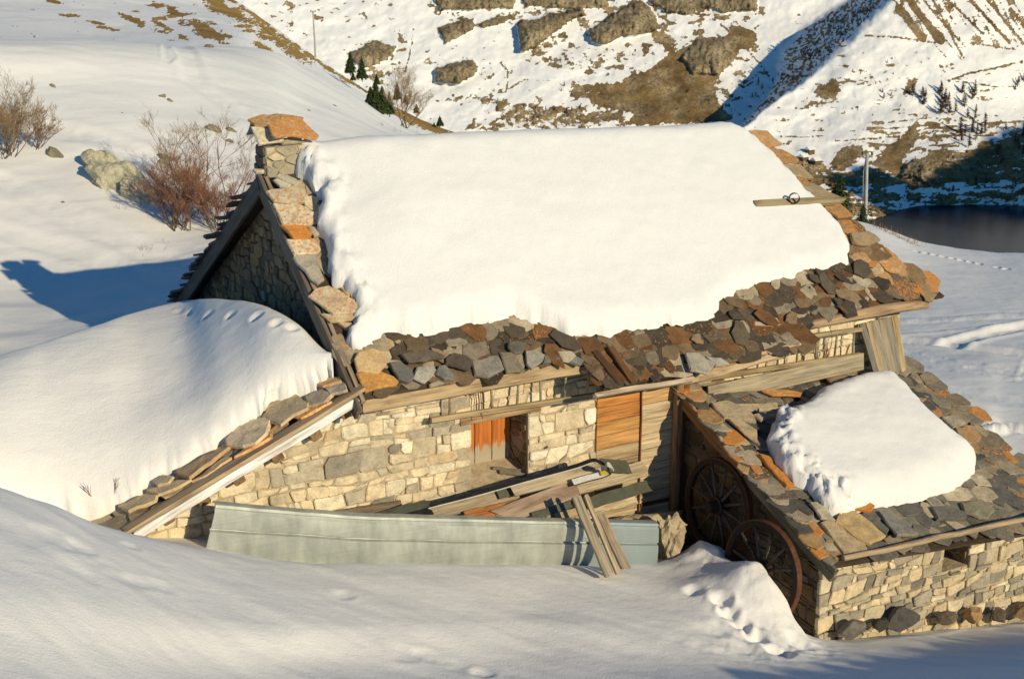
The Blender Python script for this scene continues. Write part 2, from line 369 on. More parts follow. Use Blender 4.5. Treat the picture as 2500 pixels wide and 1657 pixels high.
def clip(poly, a, b, c):                       # keep a*x + b*y <= c
    out = []
    for i in range(len(poly)):
        p, q = poly[i], poly[(i+1) % len(poly)]
        dp = a*p[0] + b*p[1] - c; dq = a*q[0] + b*q[1] - c
        if dp <= 0: out.append(p)
        if (dp < 0 < dq) or (dq < 0 < dp):
            t = dp/(dp-dq); out.append((p[0] + t*(q[0]-p[0]), p[1] + t*(q[1]-p[1])))
    return out
def chaikin(p, k=.25):
    o = []
    for i in range(len(p)):
        a = np.array(p[i]); b = np.array(p[(i+1) % len(p)]); o += [a + (b-a)*k, b - (b-a)*k]
    return o
def inside(P, x, y):
    k = False; j = len(P)-1
    for i in range(len(P)):
        if (P[i][1] > y) != (P[j][1] > y) and x < (P[j][0]-P[i][0])*(y-P[i][1])/(P[j][1]-P[i][1]) + P[i][0]: k = not k
        j = i
    return k
def rubble(outline, holes, rmin, rmax, anis=1.6, gap=.008, seed=1, course=.0):
    """power-diagram stones filling a convex outline (u, v) around convex holes; returns outlines"""
    rng = random.Random(seed)
    O = [(x, y*anis) for x, y in outline]; Hs = [[(x, y*anis) for x, y in h] for h in holes]
    xs = [p[0] for p in O]; ys = [p[1] for p in O]; S = []
    OA = np.array(O)
    tries = 0
    cell = {}
    while tries < 9000:
        tries += 1
        x = rng.uniform(min(xs), max(xs)); y = rng.uniform(min(ys), max(ys))
        pass
        pass
        if course and rng.random() < .88: y = (round(y/course) + rng.uniform(-.10, .10))*course
        f = 1 - min(1, tries/5000); r = rmin + (rmax-rmin)*(rng.random()**1.3)*f + 0
        if not inside(O, x, y) or any(inside(h, x, y) for h in Hs): continue
        if all((x-a)**2 + (y-b)**2 > (.86*(r+q))**2 for a, b, q in S): S.append((x, y, r))
    res = []
    orient = sum(O[i][0]*O[(i+1) % len(O)][1] - O[(i+1) % len(O)][0]*O[i][1] for i in range(len(O)))
    if orient < 0: O = O[::-1]
    for i, (x, y, r) in enumerate(S):
        poly = [(x-.9, y-.9), (x+.9, y-.9), (x+.9, y+.9), (x-.9, y+.9)]
        for j, (a, b, q) in enumerate(S):
            if i == j or (a-x)**2 + (b-y)**2 > (2.6*rmax + r)**2: continue
            A, B = 2*(a-x), 2*(b-y); poly = clip(poly, A, B, a*a + b*b - q*q - x*x - y*y + r*r)
            if len(poly) < 3: break
        for k in range(len(O)):
            if len(poly) < 3: break
            p, q = O[k], O[(k+1) % len(O)]; nx, ny = (q[1]-p[1]), -(q[0]-p[0]); poly = clip(poly, nx, ny, nx*p[0] + ny*p[1])
        for h in Hs:
            if len(poly) < 3: break
            cx, cy = sum(p[0] for p in h)/len(h), sum(p[1] for p in h)/len(h); best = None
            for k in range(len(h)):
                p, q = h[k], h[(k+1) % len(h)]; nx, ny = q[1]-p[1], -(q[0]-p[0]); L = math.hypot(nx, ny); nx /= L; ny /= L
                if nx*(cx-p[0]) + ny*(cy-p[1]) > 0: nx, ny = -nx, -ny
                sd = nx*(x-p[0]) + ny*(y-p[1])
                if best is None or sd > best[0]: best = (sd, nx, ny, p)
            _, nx, ny, p = best; poly = clip(poly, -nx, -ny, -(nx*p[0] + ny*p[1]))
        if len(poly) < 3: continue
        P = np.array([(u, v/anis) for u, v in poly]); c = P.mean(0)
        ar = abs(sum(P[k][0]*P[(k+1) % len(P)][1] - P[(k+1) % len(P)][0]*P[k][1] for k in range(len(P))))/2
        if ar < rmin*rmin*.5: continue
        gp = gap*rng.choice((.4, .7, 1., 1., 1.6, 2.6)); dist = np.linalg.norm(P-c, axis=1)[:, None]; P = c + (P-c)*(1 - gp/np.maximum(dist, gp*1.5))
        P = np.array(chaikin([tuple(p) for p in P], .05 + .08*rng.random()))
        P = P + np.array([[rng.uniform(-1, 1), rng.uniform(-1, 1)] for _ in P])*.035*math.sqrt(ar)
        res.append((c, P, ar))
    return res
def coursed(outline, holes, hr, wr, seed, gap=.006, wob=.03):
    """roughly coursed rubble: uneven rows of blocks, some split, with chinks; returns (centre, outline, area)"""
    rng = random.Random(seed); res = []; O = list(outline)
    if sum(O[i][0]*O[(i+1) % len(O)][1] - O[(i+1) % len(O)][0]*O[i][1] for i in range(len(O))) < 0: O = O[::-1]
    x0, x1 = min(p[0] for p in O), max(p[0] for p in O); y0, y1 = min(p[1] for p in O), max(p[1] for p in O)
    ys = [y0 - .05]
    while ys[-1] < y1 + .1: ys.append(ys[-1] + rng.uniform(*hr))
    bf = lambda k, x: ys[k] + wob*float(fbm(np.array([x*1.1 + seed]), np.array([k*7.7]), 5, 3)[0])
    def emit(poly):
        for k in range(len(O)):
            if len(poly) < 3: return
            p, q = O[k], O[(k+1) % len(O)]; nx, ny = (q[1]-p[1]), -(q[0]-p[0]); poly = clip(poly, nx, ny, nx*p[0] + ny*p[1])
        if len(poly) < 3: return
        mx, my = sum(p[0] for p in poly)/len(poly), sum(p[1] for p in poly)/len(poly)
        for h in holes:
            if inside(h, mx, my): return
            cx, cy = sum(p[0] for p in h)/len(h), sum(p[1] for p in h)/len(h); best = None
            for k in range(len(h)):
                p, q = h[k], h[(k+1) % len(h)]; nx, ny = q[1]-p[1], -(q[0]-p[0]); L = math.hypot(nx, ny); nx /= L; ny /= L
                if nx*(cx-p[0]) + ny*(cy-p[1]) > 0: nx, ny = -nx, -ny
                sd = nx*(mx-p[0]) + ny*(my-p[1])
                if best is None or sd > best[0]: best = (sd, nx, ny, p)
            _, nx, ny, p = best; poly = clip(poly, -nx, -ny, -(nx*p[0] + ny*p[1]))
            if len(poly) < 3: return
        P = np.array(poly); c = P.mean(0); ar = abs(sum(P[k][0]*P[(k+1) % len(P)][1] - P[(k+1) % len(P)][0]*P[k][1] for k in range(len(P))))/2
        if ar < .0012: return
        gp = gap*rng.choice((.4, .7, 1., 1., 1.5, 2.2)); d = np.linalg.norm(P-c, axis=1)[:, None]; P = c + (P-c)*(1 - gp/np.maximum(d, gp*1.6))
        out = []
        for i in range(len(P)):
            a, b, n_ = P[i-1], P[i], P[(i+1) % len(P)]; k = rng.choice((.04, .08, .14, .26)); out += [b + (a-b)*k*rng.uniform(.6, 1.3), b + (n_-b)*k*rng.uniform(.6, 1.3)]
        P = np.array(out) + np.array([[rng.uniform(-1, 1), rng.uniform(-1, 1)] for _ in out])*.022*math.sqrt(ar)
        res.append((c, P, ar))
    for k in range(len(ys)-1):
        h = ys[k+1]-ys[k]; xb = xt = x0 - rng.uniform(0, wr[1])
        while min(xb, xt) < x1:
            w_ = rng.uniform(*wr)*(.75 + .5*h/hr[1]); nb, nt_ = xb + w_ + rng.uniform(-.25, .25)*h, xt + w_ + rng.uniform(-.25, .25)*h
            nb = max(nb, xb + .05); nt_ = max(nt_, xt + .05)
            if abs(nb-nt_) > .5*h: nt_ = nb
            A, B, C, D = (xb, bf(k, xb)), (nb, bf(k, nb)), (nt_, bf(k+1, nt_)), (xt, bf(k+1, xt)); mb_, mt_ = (xb+nb)/2, (xt+nt_)/2
            Mb, Mt = (mb_, bf(k, mb_)), (mt_, bf(k+1, mt_)); r_ = rng.random()
            lerp = lambda p, q, f: (p[0]+(q[0]-p[0])*f, p[1]+(q[1]-p[1])*f)
            if h > .7*hr[1] and r_ < .34:
                f, g = rng.uniform(.3, .7), rng.uniform(.3, .7); L_, R_ = lerp(A, D, f), lerp(B, C, g); emit([A, Mb, B, R_, L_]); 
                if rng.random() < .5: emit([L_, R_, C, Mt, D])
                else:
                    e = rng.uniform(.35, .65); q, u = lerp(L_, R_, e), lerp(D, C, e); emit([L_, q, u, D]); emit([q, R_, C, u])
            elif r_ < .52:
                f = rng.uniform(.15, .35); q, u = lerp(B, A, f), lerp(B, C, rng.uniform(.25, .5)); emit([A, Mb, q, u, C, Mt, D]); emit([q, B, u])
            else: emit([A, Mb, B, C, Mt, D])
            xb, xt = nb, nt_
    return res
def stone_geo(c, P, to3, rng, proud=(.004, .024), back=-.035):
    n = len(P); pr = rng.uniform(*proud); ga, gb = rng.uniform(-.06, .06), rng.uniform(-.06, .06)
    d = lambda p, k: k + ga*(p[0]-c[0]) + gb*(p[1]-c[1])
    V = [to3(p[0], p[1], back) for p in P] + [to3(p[0], p[1], d(p, pr-.010)) for p in P]
    Q = [c + (p-c)*rng.uniform(.84, .95) for p in P]
    V += [to3(p[0], p[1], d(p, pr) + rng.uniform(-.004, .004)) for p in Q] + [to3(c[0], c[1], pr + rng.uniform(-.006, .010))]
    Fc = [(k, (k+1) % n, n+(k+1) % n, n+k) for k in range(n)] + [(n+k, n+(k+1) % n, 2*n+(k+1) % n, 2*n+k) for k in range(n)]
    Fc += [(2*n+k, 2*n+(k+1) % n, 3*n) for k in range(n)]
    return V, Fc
def lay_stones(cells, to3, parent, pal, seed, mat='stone', name='stone', proud=(.004, .024), lich=.0, cap=300, dark=None):
    rng = random.Random(seed); cells = sorted(cells, key=lambda s: -s[2]); rest = MB()
    for k, (c, P, ar) in enumerate(cells):
        V, Fc = stone_geo(c, P, to3, rng, proud)
        q = rng.random(); col = None; acc = 0
        for w_, cc in pal:
            acc += w_
            if q <= acc: col = cc; break
        col = np.array(col or pal[0][1])*rng.uniform(.85, 1.15); col = (*col, lich*rng.random())
        if k < cap: add(name, V, Fc, mat, parent, col)
        else: rest.put(V, Fc, col)
    if rest.V: rest.build(name + '_filling', mat, parent)['kind'] = 'stuff'

def slab_geo(P3, nrm, th, rng, bev=.012, jit=.012, sub=True):
    """a split stone slab: P3 is its top outline; chipped rim, irregular outline"""
    P = [np.asarray(p, float) for p in P3]
    if sub:
        Q = []
        for i in range(len(P)):
            a, b = P[i], P[(i+1) % len(P)]; Q.append(a); m = max(1, int(np.linalg.norm(b-a)/.10))
            for k in range(1, m): Q.append(a + (b-a)*k/m + np.array([rng.uniform(-1, 1) for _ in '123'])*jit)
        P = Q
    n = len(P); c = sum(P)/n; nrm = np.asarray(nrm, float)/np.linalg.norm(nrm); V = []
    for p in P: V.append(p - nrm*th)
    for p in P: V.append(c + (p-c)*1.0 - nrm*(bev + rng.uniform(0, .3)*th*.5))
    for p in P:
        L = np.linalg.norm(p-c); V.append(c + (p-c)*(1 - (bev*rng.uniform(.4, 1.6))/max(L, .03)) + nrm*rng.uniform(-.003, .003))
    V.append(c + nrm*rng.uniform(-.004, .006))
    Fc = [(k, (k+1) % n, n+(k+1) % n, n+k) for k in range(n)] + [(n+k, n+(k+1) % n, 2*n+(k+1) % n, 2*n+k) for k in range(n)]
    Fc += [(2*n+k, 2*n+(k+1) % n, 3*n) for k in range(n)] + [tuple(range(n))[::-1]]
    return V, Fc
def pick(rng, pal):
    q = rng.random(); acc = 0
    for w_, c in pal:
        acc += w_
        if q <= acc: return c
    return pal[0][1]
def ico(sub):
    import bmesh
    bm = bmesh.new(); bmesh.ops.create_icosphere(bm, subdivisions=sub, radius=1)
    V = np.array([v.co[:] for v in bm.verts]); Fc = [tuple(v.index for v in f.verts) for f in bm.faces]; bm.free(); return V, Fc
ICO = {k: ico(k) for k in (2, 3, 4)}
def rock_geo(c, size, seed, sub=3, rough=.22, R=None, flat=6):
    V, Fc = ICO[sub]; V = V.copy(); rg = np.random.default_rng(seed)
    for _ in range(flat):                       # planar breaks
        n = rg.normal(size=3); n /= np.linalg.norm(n); k = rg.uniform(.55, .85); s = V @ n; V = V - np.outer(np.maximum(s-k, 0), n)
    f = fbm(V[:, 0]*1.7 + seed*3.1, V[:, 1]*1.7 + V[:, 2]*1.3, seed, 4) + .5*fbm(V[:, 2]*4 + seed, V[:, 0]*4 - V[:, 1]*3, seed+5, 3)
    V = V*(1 + rough*f[:, None]*.6)*np.asarray(size)
    if R is not None: V = V @ np.asarray(R).T
    return V + np.asarray(c), Fc

# ------------------------------------------------------------------ terrain: sheets through rows of surveyed points
def sheet(name, rows, nr, nc, mat='snow', amp=.0, asc=1., seed=0, mod=None, colf=None):
    R = np.array([[hd(*p) if len(p) == 3 else np.array(p[:3]) for p in row] for row in rows])   # rows x cols x 3
    A = np.stack([cr(R[:, j], nr) for j in range(R.shape[1])], 1)
    G = np.stack([cr(A[i], nc) for i in range(A.shape[0])], 0)
    if amp: G[..., 2] += amp*fbm(G[..., 0]*asc, G[..., 1]*asc, seed, 5)
    if mod: mod(G)
    col = colf(G) if colf else None
    return big_mesh(name, G, gridfaces(*G.shape[:2]), mat, col), G
def dents_at(G, marks):                        # (px, py, radius, depth, aspect, angle): pits or lumps pressed into a sheet where it is seen
    p = project(G)
    for x, y, r, dp, *_ in marks:
        k = np.unravel_index(np.argmin((p[..., 0]-x)**2 + (p[..., 1]-y)**2), p.shape[:2]); c = G[k]
        d = np.hypot(G[..., 0]-c[0], G[..., 1]-c[1]) + .25*r*fbm(G[..., 0]*7, G[..., 1]*7, 3, 2)
        G[..., 2] -= dp*(np.exp(-(d/r)**4) - .18*np.exp(-((d-1.5*r)/(.4*r))**2))
def tracks_on(G, lines):                       # (polyline px, width, depth, roughness)
    p = project(G)
    for pl, w, dp, ro in lines:
        q = []
        for x, y in pl:
            k = np.unravel_index(np.argmin((p[..., 0]-x)**2 + (p[..., 1]-y)**2), p.shape[:2]); q.append(G[k][:2].copy())
        d = np.full(G.shape[:2], 1e9)
        for a, b in zip(q, q[1:]):
            e = b-a; t = np.clip(((G[..., 0]-a[0])*e[0] + (G[..., 1]-a[1])*e[1])/(e @ e + 1e-9), 0, 1)
            d = np.minimum(d, np.hypot(G[..., 0]-a[0]-t*e[0], G[..., 1]-a[1]-t*e[1]))
        rn = fbm(G[..., 0]*5, G[..., 1]*5, 11, 3)
        G[..., 2] -= dp*np.exp(-(d/w)**4)*(1 + ro*rn*1.5) - .4*dp*np.exp(-((d-1.45*w)/(.4*w))**2)*(1+ro*rn)
def zip_rows(xs, *rows): return [[(x, y, h) for x, y, h in zip(xs, ys, hs)] for ys, hs in rows]

# --- the snow in front of the house
xs = [-2200, -900, 0, 250, 480, 700, 960, 1250, 1450, 1690, 1850, 1990, 2250, 2500, 3300]
rows = zip_rows(xs,
    ([3200]*15, [2.2]*15), ([2300]*15, [5.5]*15),
    ([1700]*15, [7.6, 8.2, 8.9, 9.4, 10.0, 10.5, 10.8, 11.2, 11.4, 11.6, 11.7, 11.8, 12.1, 12.4, 13.2]),
    ([1180, 1350, 1420, 1460, 1500, 1520, 1520, 1510, 1510, 1530, 1570, 1600, 1600, 1590, 1600], [9.4, 10.0, 10.6, 11.0, 11.5, 11.9, 12.5, 13.2, 13.5, 13.9, 14, 14, 14.5, 15.2, 17]),
    ([700, 1000, 1195, 1285, 1352, 1392, 1400, 1395, 1400, 1400, 1450, 1560, 1555, 1530, 1480], [12.0, 12.4, 12.9, 13.1, 13.25, 13.5, 13.9, 14.5, 15.0, 15.7, 15.2, 14.8, 15.7, 17.1, 20]),
    ([700, 1000, 1215, 1300, 1330, 1375, 1372, 1372, 1380, 1375, 1440, 1548, 1538, 1514, 1460], [14, 14, 14.1, 14.2, 14.2, 14.2, 14.5, 15.1, 15.6, 16.5, 16.0, 15.3, 16.3, 17.7, 21]),
    ([690, 990, 1200, 1290, 1290, 1370, 1372, 1374, 1380, 1372, 1420, 1530, 1520, 1500, 1440], [16.8, 16.5, 15.5, 15.2, 15.2, 15.2, 15.5, 16.1, 16.6, 17.4, 17.2, 16.8, 18, 19.5, 23]))
def mod_front(G):
    x, y = G[..., 0], G[..., 1]
    G[..., 2] +=   .40*np.exp(-((x-3.94)/.90)**2 - ((y+2.35)/.62)**2)*(1 + .10*fbm(x*3.1, y*3.1, 6, 4))*(1 - sstep(3.88, 4.06, x + .06*fbm(x*3, y*3, 5, 3)))
    G[..., 2] += .30*np.exp(-((x-4.0)/.5)**2 - ((y+1.25)/.5)**2)*(1 + .3*fbm(x*3, y*3, 16, 3))
    G[..., 2] += .035*fbm(x*.55 + .4*y, y*.3, 4, 4) + .012*fbm((x*.8+y*.6)*3.2, (y*.8-x*.6)*.8, 9, 3)
    near = np.exp(-((x-3.2)/.9)**2 - ((y+3.3)/.5)**2); G[..., 2] += near*.035*fbm(x*5, y*5, 8, 3)
    dents_at(G, [(1759, 1464, .10, .09), (1779, 1492, .10, .10), (1806, 1525, .11, .09), (1850, 1560, .12, .08), (1905, 1590, .15, .08), (1690, 1440, .1, .05), (1955, 1575, .12, .05),
                 (180, 1392, .16, 0.015), (290, 1412, .12, 0.013), (340, 1418, .10, 0.018), (395, 1430, .11, 0.015), (205, 1335, .1, .02), (320, 1333, .08, .02),
                 (985, 1598, .14, 0.015), (1050, 1600, .12, 0.015), (1120, 1628, .13, 0.015), (1175, 1640, .1, .03), (840, 1452, .1, .02), (60, 1290, .3, .02), (140, 1310, .2, .02)])
snow_ground, GF = sheet('snow_ground', rows, [8, 12, 40, 40, 30, 14, ], [12, 14, 34, 34, 34, 40, 40, 40, 40, 44, 40, 40, 40, 16], 'snow', .02, .35, 2, mod_front)
tag(snow_ground, kind='structure')

# --- the snowfield rising to the left and behind the house
xs = [-700, 0, 250, 430, 640, 740, 850, 1000, 1150, 1400]
r7y = [106, 113, 120, 130, 148, 190, 248, 340, 366, 402]; r6h = [33.6, 33.6, 34.5, 35.5, 38, 39.5, 41, 43, 45, 46]
rows = zip_rows(xs,
    ([1020, 960, 900, 800, 780, 770, 760, 740, 720, 700], [17, 17.5, 18.2, 19.6, 20.5, 20.7, 21, 21.5, 22, 23]),
    ([880, 840, 800, 757, 700, 675, 650, 620, 600, 580], [19.6, 20.2, 20.6, 21, 22.3, 22.7, 23, 23.5, 24, 25]),
    ([690, 690, 680, 660, 600, 580, 560, 530, 510, 490], [23, 23.6, 23.7, 23.7, 24.3, 24.5, 24.8, 25.3, 26, 27]),
    ([500, 510, 510, 560, 500, 475, 450, 430, 420, 410], [26.3, 26.4, 26.4, 25.8, 26.6, 26.9, 27.3, 28, 29, 30]),
    ([330, 350, 370, 400, 390, 380, 370, 370, 385, 400], [29, 29, 28.7, 28.6, 29.3, 30, 31, 33, 35, 36]),
    ([200, 215, 225, 230, 240, 255, 280, 335, 365, 395], [31.5, 31.3, 31.5, 32, 33, 34.3, 36, 39, 41, 42]),
    ([92, 98, 104, 112, 126, 166, 226, 322, 353, 390], r6h),
    (r7y, [h+6 for h in r6h]), ([y+60 for y in r7y], [h+22 for h in r6h]))
def mod_hill(G):
    x, y = G[..., 0], G[..., 1]; u = x*RGT[0] + y*RGT[1]; w = x*FWD[0] + y*FWD[1]
    G[..., 2] += .035*fbm((u*.9 + w*.5)*.35, (w*.9-u*.5)*1.1, 21, 4) + .06*fbm(u*.15, w*.15, 22, 3)
    tracks_on(G, [([(411, 120), (420, 138), (408, 150), (412, 175), (420, 188)], .09, .03, .2), ([(0, 300), (200, 330), (400, 400), (600, 470)], .3, .03, .2), ([(160, 160), (350, 170), (480, 205), (610, 285)], .25, .035, .2),
                  ([(0, 440), (150, 520), (330, 600), (430, 640)], .3, .03, .2), ([(0, 560), (200, 620), (400, 680)], .25, .025, .2)])
snow_hill, GH = sheet('snowy_hillside', rows, [10, 24, 30, 30, 34, 34, 34, 10], [24, 50, 44, 44, 22, 22, 30, 26, 16], 'snow', .03, .3, 5, mod_hill)
tag(snow_hill, kind='structure')

# --- the farther hill with bare grass
xs = [-700, 0, 300, 560, 640, 700, 800, 960, 1110, 1250]
sy, sh = [-300, -220, -120, -5, 48, 92, 162, 259, 324, 362], [100, 100, 100, 100, 101, 103, 106, 112, 118, 118]
rows = zip_rows(xs,
    ([140, 130, 130, 135, 150, 180, 230, 320, 365, 400], [55, 55, 56, 58, 62, 66, 72, 85, 95, 95]),
    ([70, 60, 70, 70, 100, 135, 195, 282, 334, 370], [64, 66, 68, 72, 76, 80, 86, 96, 105, 105]),
    ([-60, -40, -10, 30, 72, 113, 178, 268, 328, 364], [78, 80, 82, 86, 90, 94, 98, 106, 112, 112]),
    (sy, sh), ([y+18 for y in sy], [h+14 for h in sh]), ([y+90 for y in sy], [h+70 for h in sh]))
EL = [(172, 39, 26, 5, 4), (233, 55, 22, 4, 12), (265, 70, 30, 4, 10), (130, 5, 20, 4, 10), (322, 48, 32, 7, 25), (345, 60, 12, 8, 30), (331, 29, 10, 3, 5), (396, 15, 32, 6, 5), (425, 30, 22, 7, 25),
      (440, 37, 32, 5, -5), (395, 62, 28, 5, 28), (395, 46, 14, 4, 8), (398, 78, 14, 4, 12), (425, 98, 18, 3, 0), (448, 92, 14, 6, 30), (482, 58, 38, 10, 8), (505, 75, 48, 13, 20), (505, 88, 30, 6, 12),
      (530, 8, 30, 9, 15), (540, 28, 32, 8, 20), (578, 36, 44, 12, 30), (600, 64, 22, 4, 0), (608, 76, 25, 4, 0), (655, 77, 40, 11, 35), (660, 92, 30, 7, 10), (550, 105, 18, 2.5, 3),
      (640, 115, 28, 7, 25), (690, 105, 20, 11, 20), (722, 132, 42, 12, 30), (762, 143, 30, 5, 25), (980, 285, 40, 7, 33), (1040, 305, 45, 12, 25), (1070, 312, 40, 10, 25)]
def col_hill(G):
    p = project(G); x, y = p[..., 0], p[..., 1]; m = np.zeros(x.shape)
    nx = fbm(x*.05, y*.09, 31, 4)
    for cx, cy, rx, ry, an in EL:
        a = math.radians(an); u = (x-cx)*math.cos(a) + (y-cy)*math.sin(a); v = -(x-cx)*math.sin(a) + (y-cy)*math.cos(a)
        m = np.maximum(m, 1.5 - np.sqrt((u/rx)**2 + (v/ry)**2)*.9)
    rid = [(560, -3), (640, 52), (700, 97), (800, 167), (960, 264), (1110, 328)]; d = np.full(x.shape, 1e9)
    for (ax, ay), (bx, by) in zip(rid, rid[1:]):
        ex, ey = bx-ax, by-ay; t = np.clip(((x-ax)*ex + (y-ay)*ey)/(ex*ex+ey*ey), 0, 1); d = np.minimum(d, np.hypot(x-ax-t*ex, y-ay-t*ey))
    m = np.maximum(m, 1.1 - d/(9 + 5*nx))
    nx2 = fbm(x*.22, y*.45, 33, 4); b = np.clip(m*.85 + .34*nx + .38*nx2, 0, 1); c = np.zeros((*x.shape, 4)); c[..., 0] = b; c[..., 1] = .0; c[..., 3] = 1; return c
grass_hill, GG = sheet('grassy_hill', rows, [14, 50, 60, 10, 6], [30, 60, 80, 50, 50, 60, 60, 60, 30], 'hill', .10, .25, 8, None, col_hill)
tag(grass_hill, kind='structure')

# --- the snowy meadow right of the house
xs = [1700, 1900, 2112, 2260, 2400, 2500, 2800, 3400]
sy, sh = [490, 515, 545, 594, 617, 622, 625, 625], [42, 42.2, 42.8, 43, 43, 43.5, 44.5, 47]
rows = zip_rows(xs,
    ([1300, 1350, 1400, 1450, 1480, 1500, 1520, 1540], [17, 17.2, 17.4, 17.6, 18, 18.2, 19, 20]),
    ([1000, 1000, 1010, 1050, 1100, 1130, 1150, 1180], [20.6, 20.8, 21, 21, 21, 21, 21.5, 22]),
    ([850, 850, 850, 855, 862, 868, 875, 890], [27.6, 27.8, 28, 28.2, 28.3, 28.5, 29.5, 31]),
    ([700, 700, 705, 712, 722, 726, 735, 745], [33.6, 33.8, 34.2, 34.4, 34.6, 34.8, 35.8, 38]),
    ([600, 600, 605, 632, 648, 652, 655, 655], [38, 38.3, 38.8, 39.2, 39.5, 39.8, 41, 43.5]),
    (sy, sh), ([y+14 for y in sy], [h+5 for h in sh]), ([y+50 for y in sy], [h+20 for h in sh]), ([y+150 for y in sy], [h+90 for h in sh]), ([1060]*8, [335]*8))
def mod_meadow(G):
    x, y = G[..., 0], G[..., 1]
    G[..., 2] += .010*fbm(x*1.2, y*1.2, 41, 4)
    tracks_on(G, [([(2190, 784), (2330, 779), (2500, 769), (2700, 755)], .2, -.018, .4), ([(2190, 819), (2330, 808), (2500, 790), (2700, 770)], .12, -.015, .3),
                  ([(2190, 830), (2308, 841), (2400, 853), (2500, 866), (2700, 890)], .30, .08, .1), ([(2308, 841), (2385, 820), (2500, 797), (2700, 765)], .22, .07, .1),
                  ([(2205, 856), (2330, 878), (2500, 907), (2700, 935)], .12, .014, .9), ([(2205, 870), (2330, 892), (2500, 919), (2700, 950)], .10, .014, .9), ([(2211, 884), (2330, 905), (2500, 932), (2700, 960)], .12, .014, .9),
                  ([(2300, 985), (2400, 1018), (2500, 1055), (2700, 1120)], .15, .09, .1), ([(2150, 930), (2500, 985)], .4, .012, .6), ([(2300, 1075), (2420, 1050), (2500, 1040)], .12, -.03, 1.)])
    dents_at(G, [(2237 + 22*k, 614 + 4.3*k, .09, .05) for k in range(11)])
meadow, GM = sheet('snowy_meadow', rows, [16, 70, 70, 60, 40, 10, 8, 8, 8], [14, 50, 60, 60, 50, 30, 20], 'snow', .05, .25, 12, mod_meadow)
tag(meadow, kind='structure')

# --- the mountain across the reservoir
LAKE_Z = -118.0
def hz(px, py, z):
    d = ray(px, py); return (z - CAM[2])/d[2]*math.hypot(d[0], d[1])
pts = [(2119, 540, hz(2119, 540, LAKE_Z)), (2250, 502, hz(2250, 502, LAKE_Z)), (2360, 499, hz(2360, 499, LAKE_Z)), (2500, 503, hz(2500, 503, LAKE_Z)), (2800, 510, hz(2800, 510, LAKE_Z)),
       (2300, 440, 662), (2500, 440, 668), (2100, 420, 655), (2000, 300, 692), (2300, 300, 716), (2500, 300, 745), (2800, 300, 800), (2300, 150, 752), (2150, 150, 738), (2500, 150, 782), (2350, 0, 792), (2500, 0, 822), (2230, 0, 778), (2800, 0, 880), (2350, -140, 835), (2800, -140, 930)]
ptsL = [(x, y, (744 + .045*(x-1500))*(1 + (300-y)/150*.060)) for x in (-300, 100, 500, 900, 1200, 1500, 1750, 2050) for y in (540, 300, 150, 0, -140)]
def tps(P):
    P = np.asarray(P, float); X = P[:, :2]/1000; n = len(P)
    def U(r2): return np.where(r2 > 0, .5*r2*np.log(r2 + 1e-20), 0)
    K = U(((X[:, None]-X[None])**2).sum(-1)) + 1e-4*np.eye(n); Q = np.c_[np.ones(n), X]
    A = np.block([[K, Q], [Q.T, np.zeros((3, 3))]]); s = np.linalg.solve(A, np.r_[P[:, 2], 0, 0, 0])
    def f(x, y):
        x = x/1000; y = y/1000; r = s[n] + s[n+1]*x + s[n+2]*y
        for k in range(n): r = r + s[k]*U((x-X[k, 0])**2 + (y-X[k, 1])**2)
        return r
    return f
fR, fL = tps(pts), tps(ptsL)
gx, gy = np.meshgrid(np.arange(-300, 2950, 3.0), np.arange(560, -140, -3.0))
CY = [-200, -100, 0, 60, 130, 180, 240, 320, 420, 560]
Cx = np.interp(gy, CY, [2370, 2280, 2190, 2130, 2060, 1995, 1905, 1800, 1700, 1600]); Lx = np.interp(gy, CY, [2270, 2170, 2060, 1960, 1885, 1895, 1868, 1790, 1690, 1590])
t = sstep(0, 1, (gx + 6*fbm(gx*.03, gy*.03, 61, 4) - Lx)/(Cx-Lx))
flank = sstep(0, .08, t)*(1-sstep(.9, 1, t))
hmap = fL(gx, gy)*(1-t) + fR(gx, gy)*t
B_ROCK = [([(1291, 52), (1354, 33), (1425, 19), (1428, 36), (1392, 52), (1354, 82), (1310, 115), (1271, 129), (1262, 60), (1275, 48)], 26), ([(1436, 74), (1502, 30), (1554, 0), (1568, 0), (1590, 22), (1615, 69), (1563, 85), (1516, 91), (1480, 110), (1447, 107)], 22),
          ([(1062, 166), (1097, 154), (1156, 145), (1171, 166), (1156, 189), (1121, 204), (1062, 201)], 20), ([(846, 130), (911, 101), (967, 115), (949, 148), (896, 166), (866, 154)], 10),
          ([(1065, 68), (1127, 47), (1159, 44), (1156, 74), (1115, 98), (1088, 107)], 8), ([(1165, 59), (1218, 38), (1239, 44), (1233, 59), (1180, 71)], 6), ([(1044, -20), (1263, -20), (1255, 25), (1200, 20), (1140, 27), (1075, 22)], 12),
          ([(1263, -20), (1475, -20), (1488, 19), (1425, 22), (1337, 20), (1282, 14)], 12), ([(1579, 3), (1606, -10), (1850, -20), (1850, 25), (1766, 33), (1722, 19), (1681, 36), (1628, 30)], 12),
          ([(1660, 140), (1703, 95), (1771, 88), (1800, 110), (1790, 150), (1755, 185), (1690, 180)], 10), ([(2235, 385), (2260, 395), (2285, 410), (2253, 441), (2198, 437), (2205, 400)], 6)]
